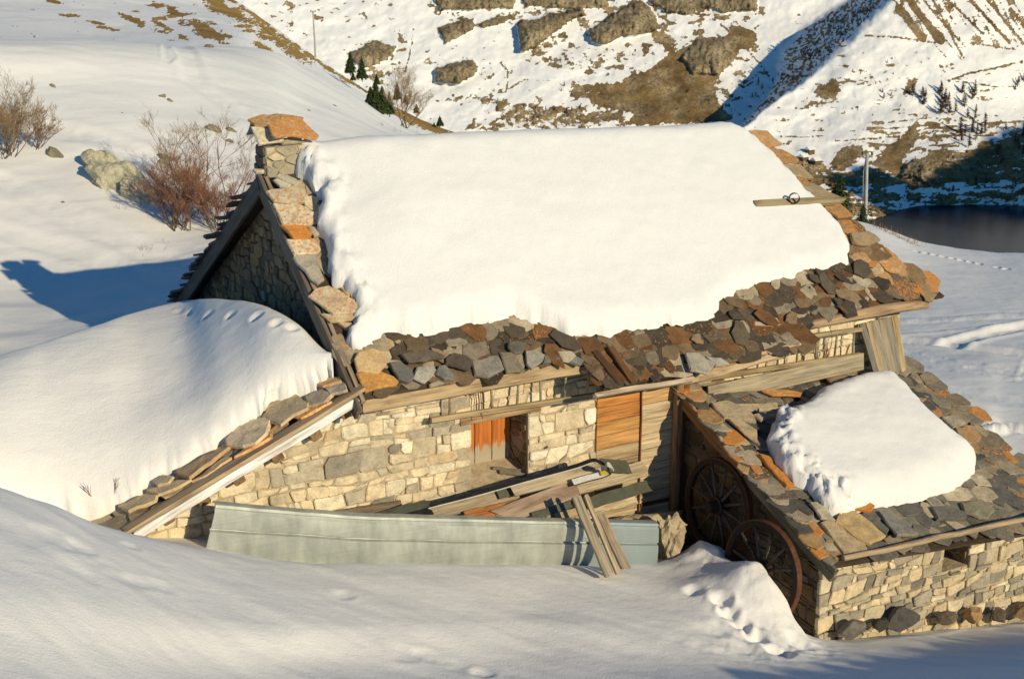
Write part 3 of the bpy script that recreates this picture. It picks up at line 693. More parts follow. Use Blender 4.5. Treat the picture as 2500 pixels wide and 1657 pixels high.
BROWN = [([(1653, 129), (1703, 91), (1771, 85), (1785, 63), (1850, 69), (1850, 115), (1799, 132), (1777, 165), (1744, 209), (1749, 236), (1785, 291), (1770, 300), (1585, 312), (1500, 308), (1557, 280), (1461, 264), (1453, 209), (1524, 190), (1590, 162), (1628, 132), (1595, 91), (1620, 88), (1645, 115)], .95),
         ([(1990, 239), (1996, 211), (2039, 193), (2063, 223), (2036, 245)], .8), ([(1940, 268), (1980, 248), (1987, 260), (1968, 272)], .8), ([(2201, 227), (2216, 196), (2241, 190), (2228, 229), (2198, 257)], .75), ([(2277, 141), (2317, 180), (2305, 177), (2287, 153)], .8),
         ([(2357, 211), (2397, 242), (2378, 245), (2362, 230)], .8), ([(2192, 334), (2238, 291), (2253, 294), (2241, 315), (2247, 331), (2229, 361), (2207, 392), (2225, 425), (2198, 435), (2130, 400), (2150, 370)], .9), ([(2260, 334), (2302, 324), (2305, 346), (2265, 346)], .75),
         ([(2397, 297), (2483, 291), (2489, 303), (2412, 312)], .75), ([(2026, 386), (2054, 358), (2118, 352), (2106, 383), (2066, 419), (2014, 422)], .7), ([(1910, 352), (1938, 334), (1932, 367)], .8), ([(1892, 318), (1936, 314), (1936, 322), (1900, 330)], .65), ([(2268, 364), (2330, 370), (2290, 405), (2255, 420)], .75),
         ([(1330, 300), (1340, 268), (1420, 258), (1447, 290), (1440, 312), (1340, 316)], .52), ([(1200, 316), (1215, 268), (1300, 248), (1330, 275), (1380, 290), (1447, 316)], .5), ([(1354, 95), (1440, 110), (1437, 175), (1390, 190), (1345, 150)], .40), ([(1494, 121), (1560, 118), (1590, 150), (1545, 172), (1500, 160)], .38),
         ([(1400, 205), (1530, 190), (1560, 240), (1470, 262), (1390, 240)], .62), ([(1660, 20), (1760, 40), (1800, 60), (1790, 70), (1690, 50)], .42), ([(900, 170), (955, 163), (950, 185), (925, 192)], .55), ([(1171, 195), (1210, 170), (1205, 190), (1175, 215)], .55),
         ([(1612, 75), (1650, 100), (1640, 118), (1600, 95)], .8), ([(1410, 275), (1500, 272), (1560, 300), (1420, 306)], .6), ([(1700, 215), (1760, 250), (1790, 300), (1720, 305)], .6), ([(1860, 190), (1880, 240), (1850, 270), (1840, 220)], .4), ([(2100, 190), (2190, 185), (2200, 240), (2150, 250)], .42)]
LINES = [([(2186, 31), (2210, 0), (2240, -20)], 7, .6), ([(2195, 20), (2253, 95)], 13, .75), ([(2219, 0), (2296, 100)], 12, .75), ([(2256, 3), (2342, 101)], 5, .62), ([(2277, 0), (2351, 141)], 4, .6), ([(2314, 0), (2400, 83)], 5, .65), ([(2369, 0), (2464, 104)], 6, .7), ([(2412, 0), (2498, 107)], 5, .68), ([(2420, -5), (2440, 30)], 4, .6),
         ([(2467, 24), (2510, 70)], 6, .7), ([(2112, 87), (2195, 92), (2274, 104)], 2.2, .8), ([(2369, 107), (2430, 113), (2480, 122)], 2.5, .65), ([(2314, 199), (2360, 181), (2461, 159), (2510, 148)], 2.6, .85), ([(2333, 199), (2436, 211)], 2.2, .7), ([(2014, 346), (2198, 334), (2259, 314), (2382, 304), (2500, 296)], 1.8, .8), ([(1892, 333), (2000, 336)], 1.6, .6),
         ([(2275, 104), (2310, 140)], 3, .6), ([(2310, 100), (2350, 150)], 3, .6), ([(1010, 70), (1003, 120), (990, 175), (970, 185)], 2.2, .62), ([(1218, 150), (1240, 175), (1240, 200), (1235, 225)], 2.4, .7), ([(1243, 218), (1280, 195)], 4, .6), ([(1280, 195), (1345, 197)], 2, .6), ([(1656, 130), (1645, 108), (1648, 160), (1660, 200)], 2.5, .75),
         ([(1760, 60), (1800, 95), (1850, 150), (1890, 205)], 3, .65), ([(2130, 304), (2270, 288)], 1.5, .7), ([(2150, 316), (2290, 305)], 1.5, .65), ([(2270, 355), (2340, 358)], 2, .7), ([(2280, 372), (2350, 375)], 2, .65), ([(1990, 382), (2040, 372)], 2, .5)]
bare = np.full(gx.shape, .10); rockm = np.zeros(gx.shape); n0 = fbm(gx*.035, gy*.05, 71, 5); n1 = fbm(gx*.16, gy*.22, 72, 4)
rug = fbm(gx*.012, gy*.02, 74, 6)
hmap += (rug*2.4 + .4*n0)*sstep(560, 470, gy)
fiss = fbm(gx*.22, gy*.06, 75, 4)
for P, b in B_ROCK:
    sd = poly_sd(gx, gy, P); e = sd + 2.5*n0 + 2.6*n1
    hmap -= .50*b*sstep(-1, 5, e)*(.55 + .45*sstep(0, 30, e))*(1 + .06*n1) + (.5*fiss + 2.6*np.abs(fbm(gx*.06, gy*.035, 78, 4)))*sstep(0, 6, e); bare = np.maximum(bare, .95*sstep(-3, 4, e)); rockm = np.maximum(rockm, sstep(-3, 3, e))
for P, s in BROWN:
    e = poly_sd(gx, gy, P) + 7*n0 + 5*n1; bare = np.maximum(bare, s*sstep(-6, 8, e))
for pl, w, s in LINES:
    d = np.full(gx.shape, 1e9)
    for (ax, ay), (bx, by) in zip(pl, pl[1:]):
        ex, ey = bx-ax, by-ay; tt = np.clip(((gx-ax)*ex + (gy-ay)*ey)/(ex*ex+ey*ey), 0, 1); d = np.minimum(d, np.hypot(gx-ax-tt*ex, gy-ay-tt*ey))
    bare = np.maximum(bare, s*sstep(1.25*w, .5*w, d + 2.5*n1))
ZONE = [([(1040, -30), (1860, -30), (1860, 50), (1700, 75), (1500, 60), (1240, 60), (1060, 60)], .52, 12), ([(1400, 90), (1500, 60), (1640, 70), (1860, 60), (1860, 150), (1790, 300), (1440, 310), (1380, 200)], .46, 25), ([(1180, 240), (1450, 250), (1450, 330), (1130, 330)], .58, 14),
        ([(1290, 60), (1450, 90), (1450, 190), (1280, 160)], .46, 14), ([(1050, 130), (1260, 150), (1260, 250), (1080, 240)], .34, 20), ([(830, 80), (1000, 100), (980, 200), (850, 200)], .42, 14), ([(640, 0), (1000, 0), (1000, 90), (700, 90)], .33, 20),
        ([(2150, -30), (2520, -30), (2520, 120), (2280, 120)], .44, 12), ([(1890, 180), (2520, 130), (2520, 330), (1890, 340)], .30, 20), ([(2120, 280), (2520, 290), (2520, 340), (2330, 400), (2260, 440), (2100, 420)], .52, 14), ([(1950, 395), (2190, 425), (2300, 400), (2420, 340), (2600, 300), (2600, 440), (2300, 455), (2100, 460), (1950, 450)], 1.05, 10), ([(1950, 450), (2600, 440), (2600, 520), (1950, 560)], .70, 8), ([(1700, 180), (1880, 170), (1860, 300), (1780, 300)], .40, 14)]
cov = np.full(gx.shape, .05)
for P, c_, w_ in ZONE:
    c_ -= .12; k_ = sstep(-w_, w_, poly_sd(gx, gy, P) + 9*n0); cov = cov*(1-k_) + np.maximum(cov, c_)*k_
st = np.where(gx > 1890, fbm(gx*.022, gy*.16, 91, 5), fbm(gx*.045, gy*.09, 92, 5)); dg = fbm((gx*.5 + gy*.87)*.018, (gx*.87 - gy*.5)*.16, 93, 4); k_ = sstep(2120, 2200, gx)*sstep(135, 100, gy); st = st*(1-k_) + dg*k_
n5 = .6*st + .35*n1 + .3*n0
bare = np.maximum(bare, np.clip(.5 + .80*n5 + 1.15*(cov - .53), 0, 1)); rockm = np.maximum(rockm, sstep(-.1, .5, n0 + .4*n1)*.8)
hmap -= 3.0*sstep(.1, .5, n5)*sstep(.35, .55, cov)
face = sstep(1640, 1760, gx)*(gx < 2000)
rockm = np.maximum(rockm, .35 + .35*n0)
n4 = fbm(gx*.33, gy*.33, 77, 3); bare = np.maximum(bare, flank*(.50 + .25*n1 + .3*n4))
D = np.stack([gx - W/2, -(gy - H/2), np.full(gx.shape, F)], -1)
u = D[..., 1]*cP - D[..., 2]*sP; w = D[..., 1]*sP + D[..., 2]*cP
Dw = np.stack([cY*D[..., 0] + sY*w, -sY*D[..., 0] + cY*w, u], -1)
GMT = CAM + Dw*(hmap/np.hypot(Dw[..., 0], Dw[..., 1]))[..., None]
GMT[..., 2] -= 1.3*np.maximum(-4 - gy, 0)*sstep(-60, 20, gx - Lx)          # hill beyond the crest, unseen, sunk to let sunlight onto the slope
cm = np.zeros((*gx.shape, 4)); cm[..., 0] = np.clip(bare, 0, 1); cm[..., 1] = np.clip(rockm, 0, 1); cm[..., 3] = 1
mountain = tag(big_mesh('mountain', GMT, gridfaces(*gx.shape), 'mountain', cm), kind='structure')
def on_mountain(px, py):
    j = int(np.clip(round((px+300)/3), 0, gx.shape[1]-1)); i = int(np.clip(round((560-py)/3), 0, gx.shape[0]-1)); return GMT[i, j].copy()
lk = [hd(x, 700, h)*[1, 1, 0] + [0, 0, LAKE_Z] for x, h in ((1750, 300), (3000, 300), (3000, 760), (2500, 740), (2000, 660), (1750, 600))]
lake = add('lake', lk, [(0, 1, 2, 3, 4, 5)], 'lake_water'); tag(lake, kind='structure')

def shade_ridge(name, P, dist, mat, run, low):   # a ridge standing sunwards of the points P, its crest just where their sunlight passes
    K = np.array([p - SUN_DIR*(dist if np.isscalar(dist) else d) for p, d in zip(P, dist if not np.isscalar(dist) else [dist]*len(P))])
    K = cr(K, 8); K[:, 2] += run*.012*fbm(np.arange(len(K))*.45, np.zeros(len(K)), 81, 3)
    hdir = np.array([-SUN_DIR[0], -SUN_DIR[1], 0]); hdir /= np.linalg.norm(hdir); rowsK = []
    for s in np.linspace(-1, 1, 25):
        R = K + hdir*run*s; R[:, 2] = K[:, 2] + (low - K[:, 2])*(np.sqrt(s*s + .004) - math.sqrt(.004))**1.05; rowsK.append(R)
    V = np.array(rowsK); return tag(big_mesh(name, V, gridfaces(*V.shape[:2]), mat), kind='structure')
bnd = [(1996, 428), (2060, 419), (2106, 408), (2161, 419), (2195, 437), (2253, 440), (2290, 410), (2333, 394), (2375, 366), (2421, 331), (2473, 309), (2540, 290), (2700, 255), (2900, 215)]
bP = [on_mountain(*b) for b in bnd]; 
shade_ridge('mountain_ridge', bP, 430, 'snow', 170, -125)
pf = project(GF); bp = []
for x, y in [(1830, 1665), (1950, 1650), (2050, 1633), (2160, 1615), (2263, 1597), (2359, 1578), (2430, 1566), (2500, 1556), (2600, 1545), (2750, 1540)]:
    k = np.unravel_index(np.argmin((pf[..., 0]-x)**2 + (pf[..., 1]-y)**2), pf.shape[:2]); bp.append(GF[k].copy())
bp = [bp[0] - np.array([.8, -.2, 1.2])] + bp
shade_ridge('unseen_shade_bank', bp, 8.5, 'snow', 4.5, -2.5)  # unseen bank, added to shade the lower right foreground snow
# ================================================================== the stone chalet
TH = math.atan2(2.03, 2.69); TB = math.atan2(2.44, 3.80)
RN = np.array([0, -math.sin(TH), math.cos(TH)]); RD = np.array([0, math.cos(TH), math.sin(TH)]); R0 = np.array([0, -.36, .19])
SL = 3.37                                           # slope length, eave to ridge
def rp(x, s, o=0.): return R0 + np.array([x, 0, 0]) + RD*s + RN*o
def rpx(px, py, o=.06):
    P = atp(px, py, rp(0, 0, o), RN); return P[0], float((P - rp(0, 0, o)) @ RD)
BN = np.array([0, math.sin(TB), math.cos(TB)]); BD = np.array([0, math.cos(TB), -math.sin(TB)])
def bp_(x, s, o=0.): return np.array([x, 2.33, 2.22]) + BD*s + BN*o
XR = lambda s: 8.62 - .469*s                        # the right rake runs in towards the ridge
CREAM = [(.32, (.72, .60, .41)), (.22, (.78, .69, .51)), (.20, (.61, .51, .35)), (.13, (.47, .41, .31)), (.05, (.32, .285, .225)), (.02, (.62, .47, .29)), (.015, (.18, .10, .055)), (.035, (.80, .74, .60))]
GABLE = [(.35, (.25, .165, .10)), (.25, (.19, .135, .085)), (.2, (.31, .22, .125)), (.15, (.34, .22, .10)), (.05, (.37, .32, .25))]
ANNEX = [(.26, (.64, .52, .34)), (.14, (.72, .62, .44)), (.22, (.50, .43, .30)), (.20, (.37, .33, .255)), (.1, (.26, .235, .185)), (.04, (.60, .45, .27))]
SLATE = [(.30, (.070, .054, .038)), (.18, (.115, .088, .058)), (.17, (.19, .13, .074)), (.09, (.27, .22, .155)), (.16, (.17, .082, .032)), (.10, (.44, .36, .25))]
SLATE_R = [(.30, (.27, .175, .09)), (.3, (.35, .24, .13)), (.2, (.17, .12, .075)), (.2, (.44, .33, .2))]
GREYWOOD, TANWOOD, PALEWOOD, ORANGE, DARKWOOD = (.23, .195, .145), (.42, .29, .16), (.50, .40, .26), (.56, .23, .055), (.085, .06, .04)

house = empty('stone_chalet', (0, 0, -2.5), 'old stone chalet with a big snow covered slate roof and an orange chimney cap', 'house')
WX0, WX1, WZ0, WZ1 = 1.37, 2.15, -1.34, -.46        # window opening
mb = MB()
def span(x0, x1, y0, y1, z0, z1): mb.box(((x0+x1)/2, (y0+y1)/2, (z0+z1)/2), ((x1-x0)/2, (y1-y0)/2, (z1-z0)/2))
span(0, WX0, 0, .5, -3.3, .36); span(WX1, 8.15, 0, .5, -3.3, .36); span(WX0, WX1, 0, .5, WZ1, .36); span(WX0, WX1, 0, .5, -3.3, WZ0)
mb.put([(8.15, 0, .36), (8.15, .5, .36), (7.9, .5, .74), (8.15, 0, -3.3)], [(0, 1, 2)])
front_wall = mb.build('front_wall', 'mortar', house)
mb = MB(); pg = [(.5, -3.3), (.5, .70), (2.33, 2.08), (6.05, -.24), (6.05, -3.3)]
def prism_x(x0, x1, pg): n = len(pg); mb.put([(x0, y, z) for y, z in pg] + [(x1, y, z) for y, z in pg], [tuple(range(n)), tuple(range(2*n-1, n-1, -1))] + [(k, (k+1) % n, n+(k+1) % n, n+k) for k in range(n)])
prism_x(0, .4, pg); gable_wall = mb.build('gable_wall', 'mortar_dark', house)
mb = MB(); V = []
for dx in (0, -.4):
    for y, z in pg: V.append((8.15 + dx - .60*max(0, y-.5) - (.3 if y > .6 else .3), y, z))
mb.put(V, [(0, 1, 2, 3, 4), (9, 8, 7, 6, 5)] + [(k, (k+1) % 5, 5+(k+1) % 5, 5+k) for k in range(5)]); mb.build('far_gable_wall', 'mortar', house)
mb = MB(); mb.box((2.6, 6.2, -1.8), (2.6, .15, 1.5)); mb.build('back_wall', 'mortar', house)
LS = .41
lz = lambda x: .20 + LS*(x + .28)
f3 = lambda u, v, d: (u, -d, v); g3 = lambda u, v, d: (-d, u, v)
hole = [(WX0, WZ0), (WX1, WZ0), (WX1, WZ1), (WX0, WZ1)]
both = coursed([(-2.9, -1.95), (-2.0, -2.1), (3.12, -2.1), (3.12, .33), (.0, .33), (-2.9, lz(-2.9)-.18)], [hole], (.095, .205), (.10, .37), 3, .008, .05)
cells = [q for q in both if q[0][0] > 0]; lean_cells = [q for q in both if q[0][0] <= 0]
cells += coursed([(4.44, -.95), (8.15, -1.3), (8.15, .33), (4.44, .33)], [], (.10, .20), (.14, .42), 4)
lay_stones(cells, f3, front_wall, CREAM, 5, proud=(.002, .036))
cells = rubble([(.02, -.75), (.02, .40), (2.33, 2.06), (6.02, -.22), (6.02, -.75)], [], .05, .15, 1.35, .007, 6, .19)
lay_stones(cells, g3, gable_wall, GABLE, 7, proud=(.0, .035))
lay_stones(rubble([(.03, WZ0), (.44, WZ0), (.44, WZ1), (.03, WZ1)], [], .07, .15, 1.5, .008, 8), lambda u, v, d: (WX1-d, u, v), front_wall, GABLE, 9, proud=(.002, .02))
# window shutter and its sloping sill
sh = add('shutter', [(WX0, .43, WZ0), (WX1, .43, WZ0), (WX1, .43, WZ1), (WX0, .43, WZ1), (WX0, .49, WZ0), (WX1, .49, WZ0), (WX1, .49, WZ1), (WX0, .49, WZ1)],
         [(0, 1, 2, 3), (7, 6, 5, 4), (0, 4, 5, 1), (1, 5, 6, 2), (2, 6, 7, 3), (3, 7, 4, 0)], 'wood', house, (*DARKWOOD, 0))
m, n, l, p = new_mat('shutter_wood'); MT['shutter_wood'] = m
tc = N(n, 'ShaderNodeTexCoord').outputs['Object']; mp = N(n, 'ShaderNodeMapping'); l.new(tc, mp.inputs[0]); mp.inputs['Scale'].default_value = (1.5, 30, 30)
gr = noise(n, l, mp.outputs[0], 1.2, 5, .65); sep = N(n, 'ShaderNodeSeparateXYZ'); l.new(tc, sep.inputs[0])
h_ = math2(n, l, 'ADD', sep.outputs[0], math2(n, l, 'MULTIPLY', math2(n, l, 'SUBTRACT', gr.outputs[0], .5), .45))
c = mix(n, l, maprange(n, l, gr.outputs[0], .3, .7), (.30, .075, .010), (.62, .20, .025)); c = mix(n, l, maprange(n, l, h_, -.13, -.07, 1, 0), c, (.42, .36, .26))
l.new(c, p.inputs['Base Color']); l.new(bump(n, l, gr.outputs[0], .5, .006), p.inputs['Normal']); p.inputs['Roughness'].default_value = .7
for k, (a, b) in enumerate(((1.39, 1.63), (1.64, 1.87), (1.88, 2.13))): board('plank', ((a+b)/2, .415, WZ0+.04), ((a+b)/2, .415, WZ1-.01), b-a, .03, (0, -1, 0), (.5, .2, .04), sh, mat='shutter_wood', rag=.02)
add('window_sill', [(WX0, -.005, -1.335), (WX1, -.005, -1.335), (WX1, .43, -1.17), (WX0, .43, -1.17), (WX0, .43, -1.339), (WX1, .43, -1.339)], [(0, 1, 2, 3), (3, 2, 5, 4), (0, 3, 4), (1, 5, 2)], 'mortar', house)
board('sill_stick', (1.85, .16, -1.24), (2.12, .02, -1.29), .05, .03, (0, -.3, 1), GREYWOOD, house); board('sill_stick', (1.80, .24, -1.21), (2.10, .09, -1.26), .04, .03, (0, -.3, 1), GREYWOOD, house)
board('lintel', (1.22, -.012, -.42), (2.3, -.012, -.42), .12, .05, (0, -1, 0), TANWOOD, house)
# boarded part of the wall, two bays
bay = empty('boarded_wall', (3.7, 0, -1.5)); link_parent = house; bay.parent = house; bay.matrix_local = WM[house.name].inverted() @ WM[bay.name]
zc = [-.40, -.60, -.79, -.97, -1.15, -1.33, -1.52]
for k, (z0, z1) in enumerate(zip(zc, zc[1:])):
    cc = ((.64, .27, .07), (.52, .22, .06), (.62, .33, .11), (.66, .36, .13))[k] if k < 4 else (.47, .36, .22)
    board('plank', (3.12, -.018, (z0+z1)/2), (3.765, -.018, (z0+z1)/2), abs(z0-z1)-.006, .035, (0, -1, 0), tuple(np.array(cc)*random.uniform(.88, 1.1)), bay, rag=.02, warp=.002)
zc = [-.24, -.46, -.66, -.87, -1.07, -1.27, -1.48, -1.68, -1.86, -2.06, -2.22]
for k, (z0, z1) in enumerate(zip(zc, zc[1:])):
    cc = (.60, .37, .17) if k < 2 else (.62, .49, .31)
    board('plank', (3.775, -.026, (z0+z1)/2), (4.34, -.026, (z0+z1)/2), abs(z0-z1)-.006, .035, (0, -1, 0), tuple(np.array(cc)*random.uniform(.85, 1.1)), bay, rag=.02, warp=.002)
for z0, z1 in ((-1.52, -1.70), (-1.70, -1.9), (-1.9, -2.1)): board('plank', (3.12, -.02, (z0+z1)/2), (3.765, -.02, (z0+z1)/2), .185, .03, (0, -1, 0), (.52, .41, .26), bay, rag=.02, warp=.002)
board('batten', (3.77, -.052, -.35), (3.77, -.052, -2.15), .022, .02, (0, -1, 0), (.16, .05, .025), bay)
board('batten', (3.80, -.052, -2.02), (4.3, -.052, -2.03), .05, .02, (0, -1, 0), (.19, .06, .03), bay)
board('door_post', (4.30, -.12, -.30), (4.28, -.12, -2.20), .10, .10, (0, -1, 0), (.36, .22, .11), house); board('door_post', (4.41, -.10, -.32), (4.40, -.06, -2.25), .10, .08, (0, -1, 0), (.15, .07, .035), house)
V, Fc = rock_geo(at(1638, 1322, 1, -.90), (.22, .20, .34), 12, 4, .38); add('footing', V, Fc, 'mortar', house)
V, Fc = rock_geo(at(1570, 1275, 1, -.30), (.62, .22, .14), 15, 4, .25); add('footing', V, Fc, 'mortar', house)
# roof deck: two slabs meeting at the ridge, with the dropped middle of the eave
mb = MB()
def slab4(q, n_, th):
    q = [np.asarray(p) for p in q]; mb.put(q + [p - np.asarray(n_)*th for p in q], [(0, 1, 2, 3), (7, 6, 5, 4)] + [(k, (k+1) % 4, 4+(k+1) % 4, 4+k) for k in range(4)])
slab4([rp(-.2, 0), rp(XR(0), 0), rp(XR(SL), SL), rp(-.2, SL)], RN, .05)
slab4([bp_(-.2, .004), bp_(XR(SL), .004), bp_(XR(SL)-2.1, 4.5), bp_(-.2, 4.5)], BN, .05)
slab4([rp(2.75, -.46), rp(6.0, -.40), rp(6.0, -.003), rp(2.75, -.003)], RN, .045)
roof = mb.build('roof', 'wood', house, col=(*DARKWOOD, 0))
board('eave_board', (-.12, -.33, .10), (2.62, -.36, .115), .17, .05, (0, -1, .25), (.50, .36, .20), house, rag=.4, warp=.008)
board('eave_board', at(1452, 965, 1, -.70), at(1705, 922, 1, -.70), .06, .09, (0, -1, .6), (.62, .50, .36), house, rag=1.4, warp=.012)
board('eave_board', at(1690, 925, 1, -.70), at(1958, 852, 1, -.66), .09, .09, (0, -1, .6), (.55, .40, .24), house, rag=1.4, warp=.012)
board('eave_board', at(1700, 912, 1, -.69), at(1950, 838, 1, -.65), .05, .05, (0, -1, .6), (.60, .36, .20), house, rag=1.4, warp=.012)
mb = MB(); mb.tube([at(x, y, 1, -.36) for x, y in ((1940, 800), (2010, 786), (2080, 770), (2150, 757), (2210, 748), (2262, 744))], [.05, .07, .075, .08, .075, .06], 8); mb.build('eave_pole', 'wood', house, True, col=(.45, .30, .18, 0))
board('fallen_batten', rp(2.86, .05, .05), rp(2.98, -.46, .03), .10, .06, RN, (.10, .05, .025), house); board('fallen_batten', rp(3.06, .05, .09), rp(3.14, -.47, .05), .09, .05, RN, (.16, .075, .03), house)
# barge boards on the near gable
board('barge_board', (-.235, 2.38, 2.17), (-.235, -.42, .055), .20, .05, (-1, 0, 0), (.16, .13, .10), house, rag=.1); board('barge_board', (-.245, 2.30, 2.13), (-.245, 6.12, -.32), .21, .05, (-1, 0, 0), (.11, .095, .08), house, rag=.1)
board('rake_batten', (-.165, 2.30, 2.20), (-.165, -.40, .165), .05, .05, (-1, 0, 0), (.34, .27, .18), house, rag=.1)

# outline of the snow on the front slope, as (x, slope distance)
SN = [(718, 378), (728, 412), (755, 452), (800, 500), (790, 530), (778, 565), (790, 600), (808, 650), (815, 690), (845, 712), (872, 745), (886, 780), (876, 805), (858, 832), (868, 847), (920, 832), (962, 808), (1050, 812), (1120, 796), (1180, 790), (1262, 775), (1330, 790), (1398, 808),
      (1480, 812), (1580, 800), (1680, 795), (1740, 772), (1792, 722), (1862, 692), (1932, 670), (2005, 652), (2068, 640), (2088, 610), (2078, 580), (2045, 548), (2000, 505), (1958, 448), (1900, 398), (1845, 350), (1805, 322)]
SNxs = [rpx(x, y, .10) for x, y in SN]
HAND = []                                            # slabs seen one by one along the left rake
def c1(*q): return [(400 + .28694*x, 250 + .28694*y) for x, y in q]
def c2(*q): return [(400 + .28694*x, 600 + .28694*y) for x, y in q]
def c3(*q): return [(850 + .28694*x, 750 + .28694*y) for x, y in q]
HAND += [(c1((870, 750), (920, 735), (1050, 725), (1210, 775), (1200, 840), (1090, 860), (940, 835)), .10, (.47, .42, .31), .75), (c1((930, 850), (1150, 860), (1290, 950), (1400, 905), (1400, 960), (1340, 1010), (1240, 1040), (1020, 1040)), .09, (.58, .50, .36), .72),
         (c1((990, 1040), (1200, 1040), (1270, 1100), (1240, 1150), (1110, 1170)), .115, (.50, .22, .06), 1.15), (c1((1040, 1165), (1290, 1150), (1340, 1240), (1310, 1280), (1110, 1300)), .10, (.60, .50, .35), .70),
         (c1((1100, 1310), (1310, 1290), (1300, 1350), (1370, 1500), (1310, 1540), (1240, 1490)), .09, (.34, .30, .24), .35), (c2((1230, 420), (1290, 360), (1400, 335), (1500, 370), (1590, 440), (1690, 480), (1640, 560), (1440, 580), (1330, 490)), .12, (.50, .42, .29), .72),
         (c2((1340, 570), (1440, 580), (1600, 530), (1650, 620), (1500, 640), (1420, 640)), .085, (.46, .36, .22), .6), (c2((1650, 900), (1770, 870), (1890, 900), (1900, 1000), (1830, 1080), (1650, 1060), (1620, 960)), .10, (.52, .36, .18), .25),
         (c2((1640, 1075), (1850, 1060), (1960, 1110), (2000, 1150), (1980, 1180), (1720, 1235)), .075, (.50, .30, .10), .85), (c1((930, 655), (980, 640), (1100, 690), (1060, 720), (990, 712)), .11, (.44, .40, .30), .2), (c1((945, 620), (1010, 600), (1135, 655), (1110, 690), (1040, 668)), .14, (.40, .36, .27), .3),
         (c1((1180, 800), (1260, 790), (1330, 800), (1300, 870), (1400, 900), (1280, 930), (1200, 880)), .08, (.56, .46, .30), .5), (c1((1210, 1045), (1310, 1050), (1350, 1110), (1280, 1140)), .08, (.38, .33, .25), .3), (c2((1500, 350), (1590, 340), (1720, 410), (1680, 430), (1560, 420)), .09, (.50, .36, .18), .6),
         (c2((1480, 640), (1600, 650), (1640, 690), (1560, 700)), .06, (.50, .38, .24), .5), (c2((1580, 400), (1650, 380), (1700, 430), (1690, 500), (1640, 520)), .10, (.44, .33, .2), .6)]
# slabs along the broken lower edge
HAND += [(c3((350, 460), (430, 450), (540, 520), (570, 590), (520, 630), (430, 600)), .10, (.17, .16, .145), .05), (c3((590, 495), (730, 490), (755, 525), (720, 580), (650, 645), (550, 600)), .085, (.50, .46, .38), .25), (c3((770, 490), (830, 480), (900, 570), (905, 610), (820, 605), (745, 555)), .09, (.24, .225, .20), .05),
         (c3((1290, 375), (1400, 380), (1440, 420), (1510, 540), (1350, 550)), .085, (.24, .20, .15), .45), (c3((1510, 370), (1600, 360), (1680, 395), (1660, 450), (1560, 525), (1520, 480)), .10, (.36, .33, .27), .2), (c3((1365, 290), (1440, 275), (1520, 300), (1490, 380), (1420, 395), (1360, 340)), .11, (.16, .14, .11), .3),
         (c3((830, 430), (900, 380), (1010, 400), (1060, 470), (1030, 530), (830, 480)), .115, (.11, .085, .065), .1), (c3((1050, 450), (1280, 400), (1330, 520), (1200, 590), (1080, 570)), .08, (.30, .26, .22), .15), (c3((1780, 370), (1900, 370), (1945, 410), (1880, 460), (1830, 450)), .10, (.52, .44, .30), .4),
         (c3((1880, 455), (1945, 410), (2010, 445), (1980, 490)), .085, (.24, .23, .21), .1), (c3((450, 400), (680, 350), (830, 400), (800, 430), (520, 470)), .12, (.15, .12, .09), .15), (c3((690, 650), (770, 615), (820, 645), (700, 670)), .06, (.46, .38, .28), .2), (c3((1680, 370), (1780, 370), (1815, 440), (1660, 470)), .075, (.20, .175, .14), .2)]
c6 = lambda *q: [(1600 + .28694*x, 850 + .28694*y) for x, y in q]
HAND += [(c6((255, 35), (370, 30), (520, 120), (440, 220), (300, 190)), .12, (.42, .38, .30), .2), (c6((430, 60), (560, 80), (630, 130), (520, 140)), .10, (.5, .46, .38), .1)]
SLATES = {}
def keep_slate(parent, V, Fc, col, big=1.0):
    P = np.asarray(V); SLATES.setdefault(parent.name, (parent, []))[1].append((big*np.ptp(P, 0).prod()**(1/3) if False else big*float(np.linalg.norm(np.ptp(P, 0))), V, Fc, col))
def lay_slates(parent, cap):
    L = sorted(SLATES[parent.name][1], key=lambda q: -q[0]); rest = MB()
    for k, (_, V, Fc, col) in enumerate(L):
        if k < cap: add('slate', V, Fc, 'slate', parent, col)
        else: rest.put(V, Fc, col)
    if rest.V: rest.build('slate_layer', 'slate', parent)['kind'] = 'stuff'
cR_ = lambda *q: [(1650 + .3508*x, 250 + .3508*y) for x, y in q]
HAND += [(cR_((400, 205), (550, 188), (640, 200), (740, 290), (650, 312), (590, 300), (500, 290)), .10, (.55, .42, .25), .85), (cR_((545, 305), (740, 320), (860, 400), (850, 422), (700, 422), (640, 372)), .09, (.40, .27, .14), .8), (cR_((735, 422), (870, 427), (962, 527), (820, 512)), .10, (.44, .32, .19), .45),
         (cR_((790, 515), (900, 520), (960, 580), (940, 620), (850, 570)), .08, (.40, .22, .10), .8), (cR_((850, 560), (960, 560), (1172, 672), (1140, 692), (1030, 682), (930, 640)), .10, (.36, .28, .17), .4), (cR_((1030, 690), (1140, 695), (1240, 790), (1130, 800), (1040, 740)), .10, (.40, .25, .12), .75), (cR_((1220, 900), (1340, 890), (1425, 955), (1340, 990), (1240, 970)), .11, (.40, .30, .18), .55)]
hand_rng = random.Random(11); HXS = []
def hand_slab(parent, poly, off, col, lich, plane, nrm, tilt=.05, th=(.03, .05)):
    P = [plane(x, y, off) for x, y in poly]; P = [np.asarray(p, float) for p in P]; c = sum(P)/len(P)
    ax = np.array([hand_rng.uniform(-tilt, tilt), hand_rng.uniform(-tilt, tilt)]); P = [p + nrm*((p-c)[0]*ax[0] + (p-c)[1]*ax[1]) for p in P]
    V, Fc = slab_geo(P, nrm, hand_rng.uniform(*th), hand_rng); keep_slate(parent, V, Fc, (*col, lich), 9.)
